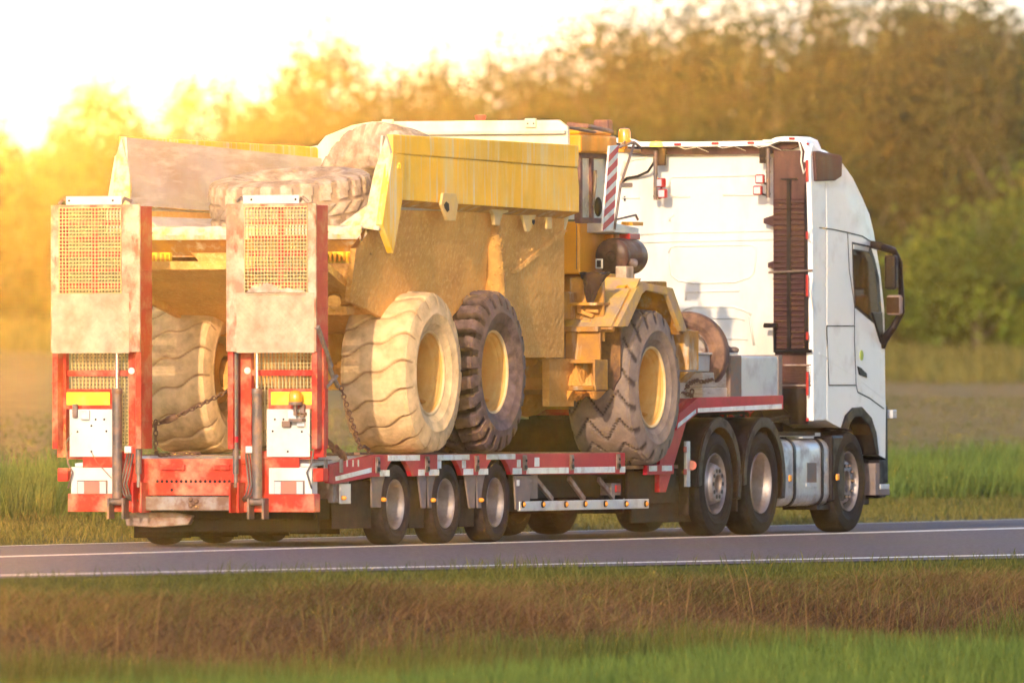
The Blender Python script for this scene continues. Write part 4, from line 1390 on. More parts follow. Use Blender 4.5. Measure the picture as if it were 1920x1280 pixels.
    b = MB(); b.box(13.991, 14.126, s * -1.26, s * -1.0, 0.383, 0.721); b.build('bumper_end', M['skirt'], TK, bevel=.01)
    b = MB(); b.box(14.126, 14.449, s * -1.26, s * -1.0, 0.382, 0.444); b.build('bumper_step', M['skirt'], TK, bevel=.01)
    b = MB(); b.box(14.143, 14.432, s * -1.262, s * -1.0, 0.444, 0.5); b.build('step_tread', M['alu'], TK, bevel=.008)
b = MB(); b.box(14.305, 14.543, -1.0, 1.0, .28, .62); b.build('front_bumper', M['black'], TK, bevel=.02)
b = MB(); b.box(14.42, 14.66, -1.15, 1.15, .35, 1.3); b.build('front_grille', M['black'], TK, bevel=.03)
b = MB(); b.slab([(14.60, -1.05, 2.35), (14.60, 1.05, 2.35), (14.40, 1.05, 3.15), (14.40, -1.05, 3.15)], (.06, 0, .0)); b.build('windscreen', M['glass'], TK, bevel=.01)

# ---- back of the cab
XW = 12.22
b = MB(); b.box(XW, XW + .06, -1.19, 1.19, 1.32, 4.044); b.build('cab_rear_wall', M['cabback'], TK)
def emboss(pts, w=.012, closed=False):
    b = MB()
    if closed:
        pts = pts + [pts[0]]
    b.tube([(XW - .001, p[0], p[1]) for p in pts], w, 6)
    b.build('pressed_rib', M['cabback'], TK, smooth=180)
emboss([(0.396, 3.612), (0.396, 3.701), (0.36, 3.723), (-0.59, 3.734)])
emboss([(0.396, 3.517), (0.17, 3.515)]); emboss([(-0.198, 3.53), (-0.625, 3.533)])
emboss([(0.724, 3.122), (0.432, 3.143), (-0.761, 3.153)]); emboss([(0.724, 3.038), (0.432, 3.048), (-0.761, 3.064)])
emboss([(0.396, 3.26), (0.396, 3.299), (0.349, 3.327)])
emboss([(0.409, 2.925), (0.391, 2.986), (0.325, 3.002), (-0.506, 3.01), (-0.559, 2.982), (-0.565, 2.915), (-0.535, 2.714), (-0.494, 2.67), (-0.328, 2.62), (0.136, 2.611), (0.302, 2.639), (0.379, 2.696)], closed=True)
emboss([(0.219, 2.432), (0.219, 2.522), (-0.381, 2.531)])
emboss([(0.261, 2.326), (0.142, 2.365), (-0.298, 2.364), (-0.44, 2.324), (-0.511, 2.28)]); emboss([(-0.487, 2.268), (-0.54, 1.962)])
emboss([(-0.001, 2.242), (-0.351, 2.247), (-0.44, 2.224)]); emboss([(-0.161, 2.03), (-0.398, 2.029), (-0.469, 2.018)])
emboss([(0.932, 3.509), (0.729, 3.507)]); emboss([(0.932, 3.738), (0.896, 3.877), (0.788, 3.916), (0.669, 3.926)], .02)
b = MB(); b.box(XW - .02, XW, 0.94, 0.812, 3.622, 3.666); b.build('number_bracket', M['cyl'], TK, bevel=.003)
b = MB(); b.box(XW - .01, XW, 0.907, 0.889, 3.476, 3.526); b.build('keyhole', M['black'], TK)
# side fairings and the roof overhang
for s in (1, -1):
    b = MB(); b.prism([(12.067, 1.17), (12.042, 3.166), (11.979, 3.944), (12.062, 4.056), (12.261, 3.998), (12.46, 3.967), (12.482, 1.175)], 'y', s * -1.25, s * -1.195)
    fa = b.build('side_fairing', M['cab'], TK, bevel=.012)
    b = MB(); b.prism([(12.067, 1.17), (12.059, 3.166), (12.158, 3.167), (12.183, 1.17)], 'y', s * -1.2, s * -1.175)
    b.build('fairing_edge', M['cabback'], fa, bevel=.006)
    lamps = [(3.66, 3.888, -1.279), (3.06, 3.143, -1.296), (2.465, 2.693, -1.295),
             (2.015, 2.098, -1.294), (1.437, 1.682, -1.299), (1.165, 1.204, -1.299)]
    for z0, z1, y in lamps:
        b = MB(); b.box(11.965, 11.99, s * -1.232, s * -1.202, z0, z1)
        lm = b.build('fairing_lamp', M['redlens'], fa, bevel=.008)
zr = 4.084
pr = []
for y, z in ((1.22, 3.888), (1.235, 3.999), (1.19, 4.099), (1.10, 4.133), (.95, 4.135), (.86, 4.124), (.78, 4.092), (.3, 4.089), (0, 4.086)):
    pr.append((-y, z))
pr = pr + [(-a, c) for a, c in pr[-2::-1]]
def band(outer, inner, x0, x1):
    b = MB(); n = len(outer)
    vs = []
    for (a, c), (p, q) in zip(outer, inner):
        vs += [(x0, a, c), (x1, a, c), (x1, p, q), (x0, p, q)]
    b.add(vs, [(i * 4 + j, i * 4 + (j + 1) % 4, (i + 1) * 4 + (j + 1) % 4, (i + 1) * 4 + j) for i in range(n - 1) for j in range(4)] + [(0, 1, 2, 3), (4 * n - 1, 4 * n - 2, 4 * n - 3, 4 * n - 4)])
    return b


def shrink(p, d, dz):
    return [(a - d * max(-1, min(1, a / 1.05)) * (abs(a) > .9), c - dz * (.45 if abs(a) > 1.15 else 1)) for a, c in p]
RF = band(pr, shrink(pr, .05, .05), 12.0, 12.38).build('roof_edge', M['cab'], TK, smooth=40)
b = band(shrink(pr, .055, .045), shrink(pr, .12, .13), 12.13, 12.21)
b.build('roof_recess', M['duct'], TK)
for y, z, w in ((0.222, 4.06, .08), (-0.194, 4.068, .08), (-0.591, 4.071, .075), (-1.046, 4.112, .065), (-1.223, 4.055, .03)):
    b = MB(); b.box(11.97, 12.0, y - w / 2, y + w / 2, z - .013, z + .013); b.build('roof_marker_lamp', M['redlens'], TK, bevel=.008)
    if y < -1.0:
        continue
    b = MB(); b.tube([(11.985, y, z - .02), (11.99, y - .08, z - .05), (12.02, y - .2, z - .03), (12.1, y - .3, z - .08)], .004, 5); b.build('lamp_wire', M['cable'], TK, smooth=180)
b = MB(); b.box(11.97, 12.0, -0.727, -0.833, 4.075, 4.103); b.build('work_light_strip', M['alu'], TK)
q = (11.93, 0.443, 4.043)
b = MB(); b.lathe([(.001, -.005), (.07, -.005), (.075, .02), (.06, .045), (.001, .05)], q, 20, 'z'); b.build('amber_beacon', M['amberlit'] if 'amberlit' in M else M.setdefault('amberlit', mat('lit_amber_lens', (1.0, .55, .08), .3, emit=1.6, var=0)), TK, smooth=60)
# work lamps on poles
def lamp_pole(y, z0, z1, lamps, side):
    b = MB(); b.cyl((12.02, y, z0), (12.02, y, z1), .022, 12)
    for z in (z0 + .03, (z0 + z1) / 2, z1 - .12):
        b.cyl((12.02, y, z), (12.02, y, z + .02), .027, 12)
    b.box(12.02, 12.2, y - .015, y + .015, z1 - .05, z1 - .02)
    p = b.build('lamp_pole', M['cyl'], TK, smooth=40)
    b = MB(); b.box(12.03, 12.07, y - .10 * side, y - .02 * side, z0 + .36, z0 + .54); b.build('bracket_plate', M['dark'], p)
    for ly, lz, rz in lamps:
        f = empty_part('work_lamp', TK, (11.95, ly, lz), rz)
        b = MB(); b.box(-.03, .03, -.05, .05, -.05, .05); b.build('housing', M['redlens'], f, bevel=.016)
        b = MB(); b.box(-.036, -.028, -.036, .036, -.036, .036); b.build('lens', M['clear'], f, bevel=.008)
        b = MB(); b.bar((.02, 0, -.03), (.06, (y - ly) * .8, -.05), .02, .02); b.build('swivel', M['dark'], f)
lamp_pole(0.482, 3.481, 4, [(0.392, 3.659, -.5), (0.374, 3.547, -.2)], 1)
lamp_pole(-0.769, 3.497, 4.014, [(-0.705, 3.691, 0.05), (-0.681, 3.574, 0)], -1)
b = MB(); b.tube([(12.03, 0.492, 3.978), (12.05, 0.511, 3.873), (12.1, 0.595, 3.779), (12.17, 0.74, 3.731), (12.19, 0.861, 3.715), (12.2, 0.942, 3.665)], .014, 8)
b.build('cable_loom', M['rubber'], TK, smooth=180)
b = MB(); b.tube([(12.0, -1.113, 4.1), (12.02, -1.142, 3.972), (12.03, -1.13, 3.872), (12.03, -1.16, 3.744), (12.02, -1.189, 3.8), (12.0, -1.248, 3.816)], .008, 6)
b.build('white_cable', M['cable'], TK, smooth=180)
b = MB(); b.tube([(11.99, -1.271, 3.177), (11.98, -1.23, 3.127), (11.98, -1.224, 3.066), (11.99, -1.253, 3.032)], .008, 6)
b.tube([(11.99, -1.27, 2.654), (11.97, -1.252, 2.527), (11.99, -1.276, 2.332)], .008, 6)
b.build('white_cable', M['cable'], TK, smooth=180)
# ribbed air duct
XDU = 12.08
ya, yb = -0.8, -1.225
b = MB(); b.box(XDU, XW, yb, ya, 1.899, 3.991); DU = b.build('air_duct', M['duct'], TK, bevel=.015)
z0, z1 = 1.916, 3.49
ym0, ym1 = -0.965, -1.006
yn0, yn1 = -1.16, -1.195
n = 28
bl = []
for a, c in ((ya - .012, ym0), (ym1, yn0 + .01)):
    b = MB(); b.prism([(0, 0), (-.02, .012), (-.02, .034), (0, .05)], 'y', 0, a - c)
    bl.append((b.mesh('duct_rib', M['duct']), c))
for k in range(n):
    z = z0 + (z1 - z0) * k / n
    for me, c in bl:
        o = put('duct_rib', me, DU, (XDU, c, z))
b = MB(); b.box(XDU - .035, XDU, ym1, ym0, z0, z1 + .20); b.box(XDU - .02, XDU, ym1 - .07, ym0 + .07, z1 + .19, z1 + .21); b.build('duct_spine', M['black'], DU)
b = MB(); b.box(XDU - .03, XDU, yn1 - .01, yn0, z0, z1 + .15); b.build('duct_spine', M['black'], DU)
for py, pz in ((-0.746, 3.252), (-0.793, 2.79)):
    b = MB(); b.prism([(py + .05, pz - .02), (py + .05, pz + .03), (py - .08, pz + .07), (py - .08, pz - .06)], 'x', XDU, XDU + .03); b.build('duct_tab', M['duct'], DU)
b = MB(); b.cyl((XDU - .05, ya + .03, 2.718), (XDU - .05, yb - .03, 2.739), .012, 8); b.build('strap_bar', M['cyl'], DU)
b = MB()
for k in range(11):
    z = 1.543 + k * .0195
    b.box(XDU - .02, XW - .02, yb + .0, ya + .0, z, z + .010)
b.box(XDU, XW - .03, yb + .02, ya - .02, 1.51, 1.888)
b.build('bellows', M['duct'], DU, bevel=.002)
for z in (1.754, 1.543):
    b = MB(); b.box(XDU - .024, XW - .02, yb - .004, ya + .004, z - .008, z + .008); b.build('hose_clamp', M['steel'], DU)
q = (12.25, -1.02, 0)
b = MB(); b.lathe([(.20, 1.51), (.205, 1.415), (.18, 1.32), (.10, 1.248), (.10, 1.137), (.001, 1.137)], q, 28, 'z'); b.build('intake_bowl', M['black'], TK, smooth=60)
# handrail by the duct
b = MB(); b.tube([(12, -0.726, 2.161), (12, -0.844, 2.161), (12, -0.844, 1.899), (12, -1.257, 1.898)], .018, 8); b.bar((12, -0.732, 2.167), (12, -0.874, 2.166), .03, .05)
b.build('hand_rail', M['black'], TK, smooth=40)

# coiled air lines between the cab and the gooseneck
for k, (y, mm_) in enumerate(((-.55, 'redlens'), (-.45, 'rubber'), (-.35, 'amber'))):
    b = MB()
    pts = []
    for i in range(61):
        t = i / 60
        a = t * 2 * pi * 9
        pts.append((11.15 + .95 * t + .0, y + .05 * cos(a), 1.32 - .16 * sin(pi * t) + .05 * sin(a)))
    b.tube(pts, .010, 5); b.build('coiled_air_line', M[mm_], TK, smooth=180)

# ------------------------------------------------------------------ articulated dump truck on the deck
DT = thing('dump_truck', 'muddy yellow six-wheeled articulated dump truck standing on the red low loader', 'dump truck', (3.2, 0, .875))
XR1, XR2, XF1 = .68, 2.44, 6.91
YW = 1.055
mud_or = M['mudy']
for X, z, me in ((XR1, 1.665, D_TYRES[0]), (XR2, 1.675, D_TYRES[1]), (XF1, 1.525, D_TYRES[2])):
    for s in (-1, 1):
        m_ = D_TYRES[0] if (s > 0 and me is D_TYRES[1]) else me
        lb = None
        if s < 0:
            lb = {XR1: 'mud-caked rear wheel with a worn wavy tread', XR2: 'middle wheel with a dark, deeply lugged tyre', XF1: 'grey dusty front wheel with a chevron tread'}[X]
        w = wheel(DT, 'wheel', (X, s * (YW if X != XR2 else 1.045), z), s > 0, (('tyre', m_), ('rim', D_RIM), ('rim_flange', D_FLANGE), ('hub', D_HUB), ('mud_clods', D_CLODS)), lb)
    b = MB(); b.cyl((X, -.95, z), (X, .95, z), .13, 14); b.sphere((X, 0, z), .30, 8); b.build('axle', M['mud'], DT, smooth=60)
b = MB()
for y in (-.42, .30):
    b.box(-.9 if y < 0 else .6, 4.9, y, y + .12, 1.75, 2.05)
b.box(-.95, -.85, -.6, -.1, 1.7, 2.15)
b.box(.2, 2.9, -.62, -.45, 1.5, 1.66); b.box(.2, 2.9, .45, .62, 1.5, 1.66)
b.build('rear_frame', M['mud'], DT, bevel=.01)
b = MB()
b.cyl((4.6, 0, 1.85), (5.4, 0, 1.85), .26, 16)
b.box(4.3, 4.8, -.5, .5, 1.6, 2.2)
b.cyl((4.2, -.5, 1.75), (5.5, -.6, 1.8), .06, 10); b.cyl((4.2, .5, 1.75), (5.5, .6, 1.8), .06, 10)
b.build('articulation_joint', M['mud'], DT, smooth=40)
b = MB()
for y in (-.5, .38):
    b.box(5.2, 8.15, y, y + .12, 1.45, 1.80)
b.box(5.2, 8.1, -.85, .85, 1.80, 2.45)
b.box(7.9, 8.2, -1.05, 1.05, 1.25, 2.6)
b.build('front_frame', M['mudy'], DT, bevel=.015)

# ---- dump body
M['cylmud'] = mat('mud_crusted_cylinder', (.62, .33, .08), .9, dirt=(.46, .21, .05), amt=.45, scale=6, bump=.01, bscale=25)
M['lug'] = mat('dusty_yellow_lug', (.66, .42, .12), .6, dirt=(.6, .42, .20), amt=.5, scale=9)
M['pale2'] = mat('sunbleached_yellow', (.72, .58, .30), .55, dirt=(.68, .62, .50), amt=.6, scale=3, stretch=(1, 1, .3))
YB = 1.43
BODY = empty_part('dump_body', DT, (2, 0, 3.2)); BODY['_base'] = (2, 0, 3.2)
for s in (1, -1):
    Y = s * -YB                     # s=1: right wall
    top = [(-0.496, 3.962), (4.582, 3.933), (4.628, 3.913), (4.612, 3.706), (-0.497, 3.777)]
    b = MB(); b.prism(top, 'y', Y, Y + s * .07); b.build('wall_top_strip', M['body'], BODY, bevel=.012)
    low = [(-0.482, 3.774), (4.612, 3.703), (4.656, 3.52), (4.655, 3.265), (-0.228, 3.332)]
    b = MB(); b.prism(low, 'y', Y + s * .012, Y + s * .08); b.build('side_wall', M['body'], BODY, bevel=.006)
    lip = MB()
    p = [(-0.256, 3.332), (4.655, 3.265), (4.519, 3.2), (-0.256, 3.275)]
    lip.add([(p[0][0], Y + s * .012, p[0][1]), (p[1][0], Y + s * .012, p[1][1]), (p[2][0], Y + s * .14, p[2][1]), (p[3][0], Y + s * .14, p[3][1]),
             (p[0][0], Y + s * .08, p[0][1]), (p[1][0], Y + s * .08, p[1][1]), (p[2][0], Y + s * .20, p[2][1]), (p[3][0], Y + s * .20, p[3][1])],
            [(0, 1, 2, 3), (4, 7, 6, 5), (0, 4, 5, 1), (3, 2, 6, 7), (0, 3, 7, 4), (1, 5, 6, 2)])
    lip.build('wall_lip', M['mudy'], BODY)
    # inner skin and its folded crease
    b = MB()
    b.slab([(-.55, Y + s * .085, 3.95), (4.62, Y + s * .085, 3.82), (4.62, Y + s * .11, 3.52), (-.55, Y + s * .11, 3.60)], (0, s * .02, 0))
    b.slab([(-.55, Y + s * .11, 3.595), (4.62, Y + s * .11, 3.515), (4.62, Y + s * .16, 3.20), (-.62, Y + s * .16, 3.22)], (0, s * .02, 0))
    b.slab([(-.62, Y + s * .16, 3.22), (4.62, Y + s * .16, 3.20), (4.62, Y + s * .42, 3.0), (-.75, Y + s * .42, 3.06)], (0, 0, -.03))
    b.build('inner_skin', M['bodyin'], BODY)
    b = MB(); b.bar((-.5, Y + s * .105, 3.60), (2.6, Y + s * .105, 3.555), .03, .02); b.build('crease_bead', M['bodyin'], BODY)
    # rear post: side face, rear flange, gusset and pointed foot
    post = [(-0.548, 3.776), (-0.235, 3.77), (-0.294, 3.326), (-0.394, 3.099), (-0.537, 2.814), (-0.834, 3.094), (-0.691, 3.455)]
    b = MB(); b.prism(post, 'y', Y - s * .02, Y + s * .05); b.build('rear_post', M['body'] if s > 0 else M['pale2'], BODY, bevel=.008)
    b = MB()
    b.slab([(-.56, Y, 3.78), (-.56, Y + s * .05, 3.95), (-.60, Y + s * .16, 3.60), (-.70, Y + s * .20, 3.25), (-.80, Y + s * .24, 3.06), (-.84, Y + s * .02, 3.03), (-.68, Y - s * .015, 3.30)], (.06, 0, 0))
    b.build('rear_flange', M['pale'] if 'pale' in M else M.setdefault('pale', mat('scuffed_pale_yellow', (.62, .42, .10), .6, dirt=(.60, .50, .42), amt=.6, scale=9, bump=.006)), BODY, bevel=.01)
    b = MB(); b.slab([(-.80, Y + s * .22, 3.06), (-.62, Y + s * .19, 3.30), (-.70, Y + s * .52, 3.06)], (.04, 0, .01)); b.build('corner_gusset', M['pale'], BODY, bevel=.006)
    b = MB(); q = (-.40, Y - s * .021, 3.66)
    b.lathe([(.030, -.012), (.030, .008), (.018, .008), (.018, -.0)], q, 16, 'y'); b.build('post_ring', M['body'], BODY)
    # tapered belly
    b = MB()
    ti, bi = Y + s * .14, Y + s * .36
    secs = [(-1.116, -0.739, 2.86, 2.352), (-.35, -.3, 3.24, 2.28), (.9, .9, 3.24, 2.05), (2.6, 2.6, 3.24, 1.86), (3.55, 4.205, 3.24, 1.82), (4.574, 5.156, 3.24, 1.822)]
    vs, fs = [], []
    for Xt, Xb, zt, zb in secs:
        vs += [(Xt, ti, zt), ((Xt + Xb) / 2, ti + (bi - ti) * .5, (zt + zb) / 2), (Xb, bi, zb), (Xb, bi + s * .05, zb), (Xt, ti + s * .06, zt)]
    for i in range(len(secs) - 1):
        for j in range(4):
            fs.append((i * 5 + j, i * 5 + j + 1, (i + 1) * 5 + j + 1, (i + 1) * 5 + j))
    fs += [tuple(range(5)), tuple(range(len(secs) * 5 - 1, len(secs) * 5 - 6, -1))]
    b.add(vs, fs); b.build('belly_side', M['belly'] if 'belly' in M else M.setdefault('belly', mat('mud_sprayed_belly', (.80, .40, .10), .9, dirt=(.58, .26, .055), amt=.36, scale=2.2, bump=.03, bscale=16, soft=.2, streak=((.80, .46, .16), .26, 22, (1, 1, 1)))), BODY)
    b = MB(); b.slab([(4.577, Y + s * .15, 3.094), (3.303, Y + s * .22, 2.651), (3.407, Y + s * .21, 2.641), (4.668, Y + s * .14, 3.084)], (0, s * .05, 0))
    b.build('belly_rib', M['belly'], BODY)
    for t in (.15, .42, .68, .9):
        P0 = Vector((4.232, -1.26, 3.06)); P1 = Vector((3.193, -1.2, 2.651))
        q = P0.lerp(P1, t); q.y = s * q.y
        b = MB(); b.sphere(q, .018, 5)
        b.build('rivet', M['belly'], BODY)
    # hanging lugs
    b = MB(); b.prism([(0.78, 3.411), (1.128, 3.41), (1.185, 3.296), (1.112, 3.145), (0.895, 3.142), (0.722, 3.296)], 'y', Y - s * .03, Y)
    l1 = b.build('lashing_lug', M['lug'] if 'lug' in M else M.setdefault('lug', mat('dusty_yellow_lug', (.64, .48, .22), .6, dirt=(.6, .5, .36), amt=.5, scale=9)), BODY, bevel=.006)
    b = MB(); b.prism([(0.846, 3.329), (0.919, 3.309), (0.933, 3.246), (0.875, 3.225), (0.803, 3.266), (0.788, 3.297)], 'y', Y - s * .033, Y - s * .0305); b.build('lug_hole', M['dark'], l1)
    b = MB(); b.prism([(3.186, 3.223), (3.574, 3.227), (3.394, 3.062), (3.319, 3.061)], 'y', Y + s * .06, Y + s * .09); l2 = b.build('lashing_lug', M['lug'], BODY, bevel=.004)
    b = MB(); b.prism([(3.452, 3.179), (3.527, 3.18), (3.527, 3.148), (3.497, 3.127), (3.452, 3.147)], 'y', Y + s * .057, Y + s * .0595); b.build('lug_hole', M['dark'], l2)
    b = MB(); b.prism([(3.874, 3.209), (4.009, 3.211), (4.024, 3.094), (3.873, 3.093)], 'y', Y + s * .06, Y + s * .08); b.build('lashing_lug', M['lug'], BODY, bevel=.004)
    # lift cylinder
    yc = Y + s * .19
    b = MB(); b.tube([(2.79, yc, 2.395), (2.674, yc, 2.946), (2.66, yc, 3.025)], [.105, .10, .085], 20)
    lc = b.build('lift_cylinder', M['cylmud'], DT, smooth=50)
    b = MB(); b.cyl((2.66, yc, 3.019), (2.66, yc, 3.172), .06, 14); b.sphere((2.675, yc, 3.104), .09, 7)
    b.build('cylinder_head', M['mud'], lc, smooth=60)
    b = MB(); b.prism([(2.297, 3.283), (2.798, 3.278), (2.798, 3.246), (2.636, 3.224), (2.547, 3.107), (2.429, 3.117), (2.4, 3.221)], 'y', Y + s * .06, Y + s * .10)
    b.build('cylinder_bracket', M['lug'], BODY, bevel=.006)
    b = MB(); rr = random.Random(8)
    for i in range(90):
        t = rr.random(); a = rr.uniform(0, 6.28)
        q0 = Vector((2.79, yc, 2.395)).lerp(Vector((2.66, yc, 3.025)), t)
        b.sphere(q0 + Vector((cos(a) * .1, sin(a) * .1, 0)), rr.uniform(.006, .018), 4)
    b.build('mud_crust', M['cylmud'], lc, smooth=180, kind='stuff')
# floor, sill, cross panels
b = MB(); b.prism([(-.80, 3.02), (4.6, 2.55), (4.6, 2.50), (-.80, 2.97)], 'y', -1.02, 1.02); b.build('body_floor', M['bodyin'], BODY)
b = MB(); b.prism([(-1.30, 2.66), (.9, 2.0), (2.6, 1.88), (4.6, 1.84), (4.6, 1.90), (2.6, 1.94), (.9, 2.08), (-1.30, 2.74)], 'y', -1.04, 1.04); b.build('belly_bottom', M['belly'], BODY)
b = MB()
nn = 60; rr = random.Random(3)
for i in range(nn):              # battered, uneven edge of the sill
    y0 = -1.24 + 2.48 * i / nn; y1 = -1.24 + 2.48 * (i + 1) / nn
    d0 = .006 * sin(i * .9) + .004 * sin(i * 2.3); d1 = .006 * sin((i + 1) * .9) + .004 * sin((i + 1) * 2.3)
    b.add([(-.86 + d0, y0, 2.95), (-.88 + d0, y0, 3.00 + d0), (-.84, y0, 3.075 + d0), (-.70, y0, 3.085), (-.70, y0, 2.95),
           (-.86 + d1, y1, 2.95), (-.88 + d1, y1, 3.00 + d1), (-.84, y1, 3.075 + d1), (-.70, y1, 3.085), (-.70, y1, 2.95)],
          [(0, 1, 6, 5), (1, 2, 7, 6), (2, 3, 8, 7), (3, 4, 9, 8), (4, 0, 5, 9)])
b.build('rear_sill', M['pale'], BODY, smooth=50)
b = MB(); b.prism([(-.84, 2.95), (-.70, 2.95), (-.52, 2.80), (-.64, 2.80)], 'y', -1.22, 1.22); b.box(-.66, -.50, -1.2, 1.2, 2.785, 2.805)
b.build('sill_underside', mud_or, BODY)
for s in (1, -1):
    b = MB(); y0, y1 = sorted((s * -0.801, s * -1.133)); b.box(-.72, -.66, y0, y1, 2.718, 2.831)
    yp = b.build('lamp_guard', M['yel'], BODY, bevel=.004)
    b = MB()
    for k in range(7):
        y = y0 + (y1 - y0) * (k + .5) / 7; b.box(-.735, -.722, y - .012, y + .012, 2.738, 2.81 + .01 * (k % 3))
    b.build('guard_slot', M['orange'], yp)
b = MB(); b.prism([(0.59, 2.827), (0.19, 2.826), (-0.973, 2.82), (-1.083, 2.686), (-0.972, 2.481), (0.191, 2.46)], 'x', -.72, -.60); b.build('rear_frame_plate', M['belly'], DT, bevel=.01)
b = MB(); b.cyl((-0.75, -0.914, 2.347), (-0.4, -0.777, 2.381), .07, 14); b.box(-.7, -.5, -1.027, -0.834, 2.224, 2.301); b.cyl((-0.5, -0.894, 2.266), (-0.1, -0.892, 2.289), .05, 10)
b.build('rear_hitch', M['mud'], DT, smooth=40)
# headboard with sloped spill guard
hb = [(1.548, 3.923), (1.37, 3.949), (1.284, 4.044), (1.002, 4.149), (0.779, 4.185), (-1.212, 4.186), (-1.308, 4.116), (-1.319, 3.786)]
b = MB()
pts = [(y, z) for y, z in hb] + [(-1.3, 3.2), (-1.02, 2.2), (1.02, 2.2), (1.3, 3.2)]
b.prism(pts, 'x', 4.62, 4.68); b.build('headboard', M['pale2'], BODY, bevel=.01)
b = MB(); b.prism([(4.56, 4.048), (4.62, 4.048), (4.62, 4.079), (4.55, 4.079)], 'y', -1.3, 1.1); b.build('headboard_bead', M['pale2'], BODY)
b = MB(); b.box(4.58, 4.62, 0.547, 0.662, 4.108, 4.204); b.build('bolted_tab', M['pale2'], BODY, bevel=.005)
b = MB(); b.box(4.58, 4.62, -0.981, -0.867, 4.113, 4.203); b.build('bolted_tab', M['pale2'], BODY, bevel=.005)
holes('tab_bolt', M['cyl'], BODY, [(4.577, px, 4.15) for px in (0.627, 0.57, -0.901, -0.964)], .01)
b = MB(); q = (5, -0.237, 4.204); b.lathe([(.001, 0), (.045, 0), (.06, .05), (.058, .062), (.001, .07)], (q[0], q[1], q[2] - .02), 16, 'z'); b.box(q[0] - .03, q[0] + .03, q[1] - .03, q[1] + .03, q[2] - .5, q[2] - .01); b.build('exhaust_cap', mat('rusty_red_cap', (.30, .08, .05), .6), DT)

# ---- dumper cab
YC = -.80
xa, xb = 6.326, 7.159
CBN = empty_part('operator_cab', DT, (6, 0, 2.9)); CBN['_base'] = (6, 0, 2.9)
zr0, zr1 = 3.883, 4.087
zw0, zw1 = 3.214, 3.861
zb0 = 2.66
b = MB(); b.box(xa - .12, xb + .10, YC - .06, .55, zr0, zr1 - .02); b.box(xa - .06, xb + .06, YC - .02, .5, zr1 - .02, zr1 + .03); b.build('cab_roof', M['orange'], CBN, bevel=.03)
b = MB(); b.box(xa, xb + .06, YC, .5, zb0, zw0 - .02); b.build('cab_lower', M['orange'], CBN, bevel=.02)
b = MB(); b.box(xa, xa + .05, YC + .35, .5, zw0 - .02, zr0); b.build('cab_rear_panel', M['orange'], CBN)
for x in (xa + .03, 6.68, xb, ):
    b = MB(); b.box(x - .035, x + .035, YC - .01, YC + .06, zw0 - .02, zr0); b.build('cab_pillar', M['maroon'] if 'maroon' in M else M.setdefault('maroon', mat('dusty_maroon_frame', (.12, .04, .035), .5, dirt=(.26, .13, .10), amt=.4, scale=8)), CBN, bevel=.01)
for z0_, z1_ in ((zr0 - .05, zr0 + .01), (zw0 - .04, zw0 + .02)):
    b = MB(); b.box(xa - .01, xb + .04, YC - .012, YC + .05, z0_, z1_); b.build('window_bar', M['maroon'], CBN, bevel=.01)
b = MB(); b.box(xa + .03, xb, YC + .02, YC + .03, zw0, zr0 - .03); b.build('cab_window', M['paneglass'] if 'paneglass' in M else M.setdefault('paneglass', mat('dusty_cab_glass', (.50, .54, .50), .12, dirt=(.62, .60, .54), amt=.4, scale=3, coat=.8)), CBN)
b = MB(); b.box(xa + .0, xa + .02, YC + .06, YC + .35, zw0, zr0 - .03); b.build('rear_window', M['paneglass'], CBN)
b = MB(); b.tube([(6.732, YC - .02, 3.71), (6.685, YC - .03, 3.548), (6.653, YC - .02, 3.359)], .016, 8); b.build('grab_handle', M['cyl'], CBN)
b = MB(); b.sphere((6.75, YC - .04, 3.344), .10, 8, (.5, .4, 1)); b.build('side_mirror', M['black'], CBN, smooth=180)
b = MB(); b.box(6.225 - .006, 6.225 + .006, YC - .004, YC - .0005, zb0 + .05, zw0 - .05); b.build('door_seam', M['maroon'], CBN)
q = (6.45, -0.81, 2.771)
b = MB(); b.box(xa - .02, xa - .001, -1.053, -0.973, 2.716, 2.817); b.build('rear_lamp_recess', M['alu'], CBN, bevel=.01)
b = MB(); b.box(xa - .026, xa - .0205, -1.036, -0.991, 2.732, 2.801); b.build('lamp_glass', M['black'], CBN)
b = MB(); b.box(6.282 - .1, 6.528, -.55, .3, zr1 + .03, zr1 + .035)
b.tube([(5.4, -1.016, 4.157), (5.4, -1.221, 4.139), (7.12, -0.85, 4.11)], .022, 8); b.tube([(5.4, -1.016, 4.125), (7.415, -0.7, 4.083)], .016, 8)
b.build('roof_rail', M['maroon'], CBN)
b = MB(); q = (7.544, -0.6, 4.178); b.box(q[0] - .08, q[0] + .08, q[1] - .08, q[1] + .08, q[2] - .10, q[2] + .06); b.build('roof_box', M['maroon'], CBN, bevel=.02)
# hood ahead of the cab
b = MB(); b.box(xb + .1, 8.1, -.75, .75, 2.45, 2.93); b.build('engine_hood', M['orange'], DT, bevel=.05)
b = MB(); b.box(5.25, 7.9, -.98, .9, 2.20, 2.48); b.build('platform', M['mudy'], DT, bevel=.02)
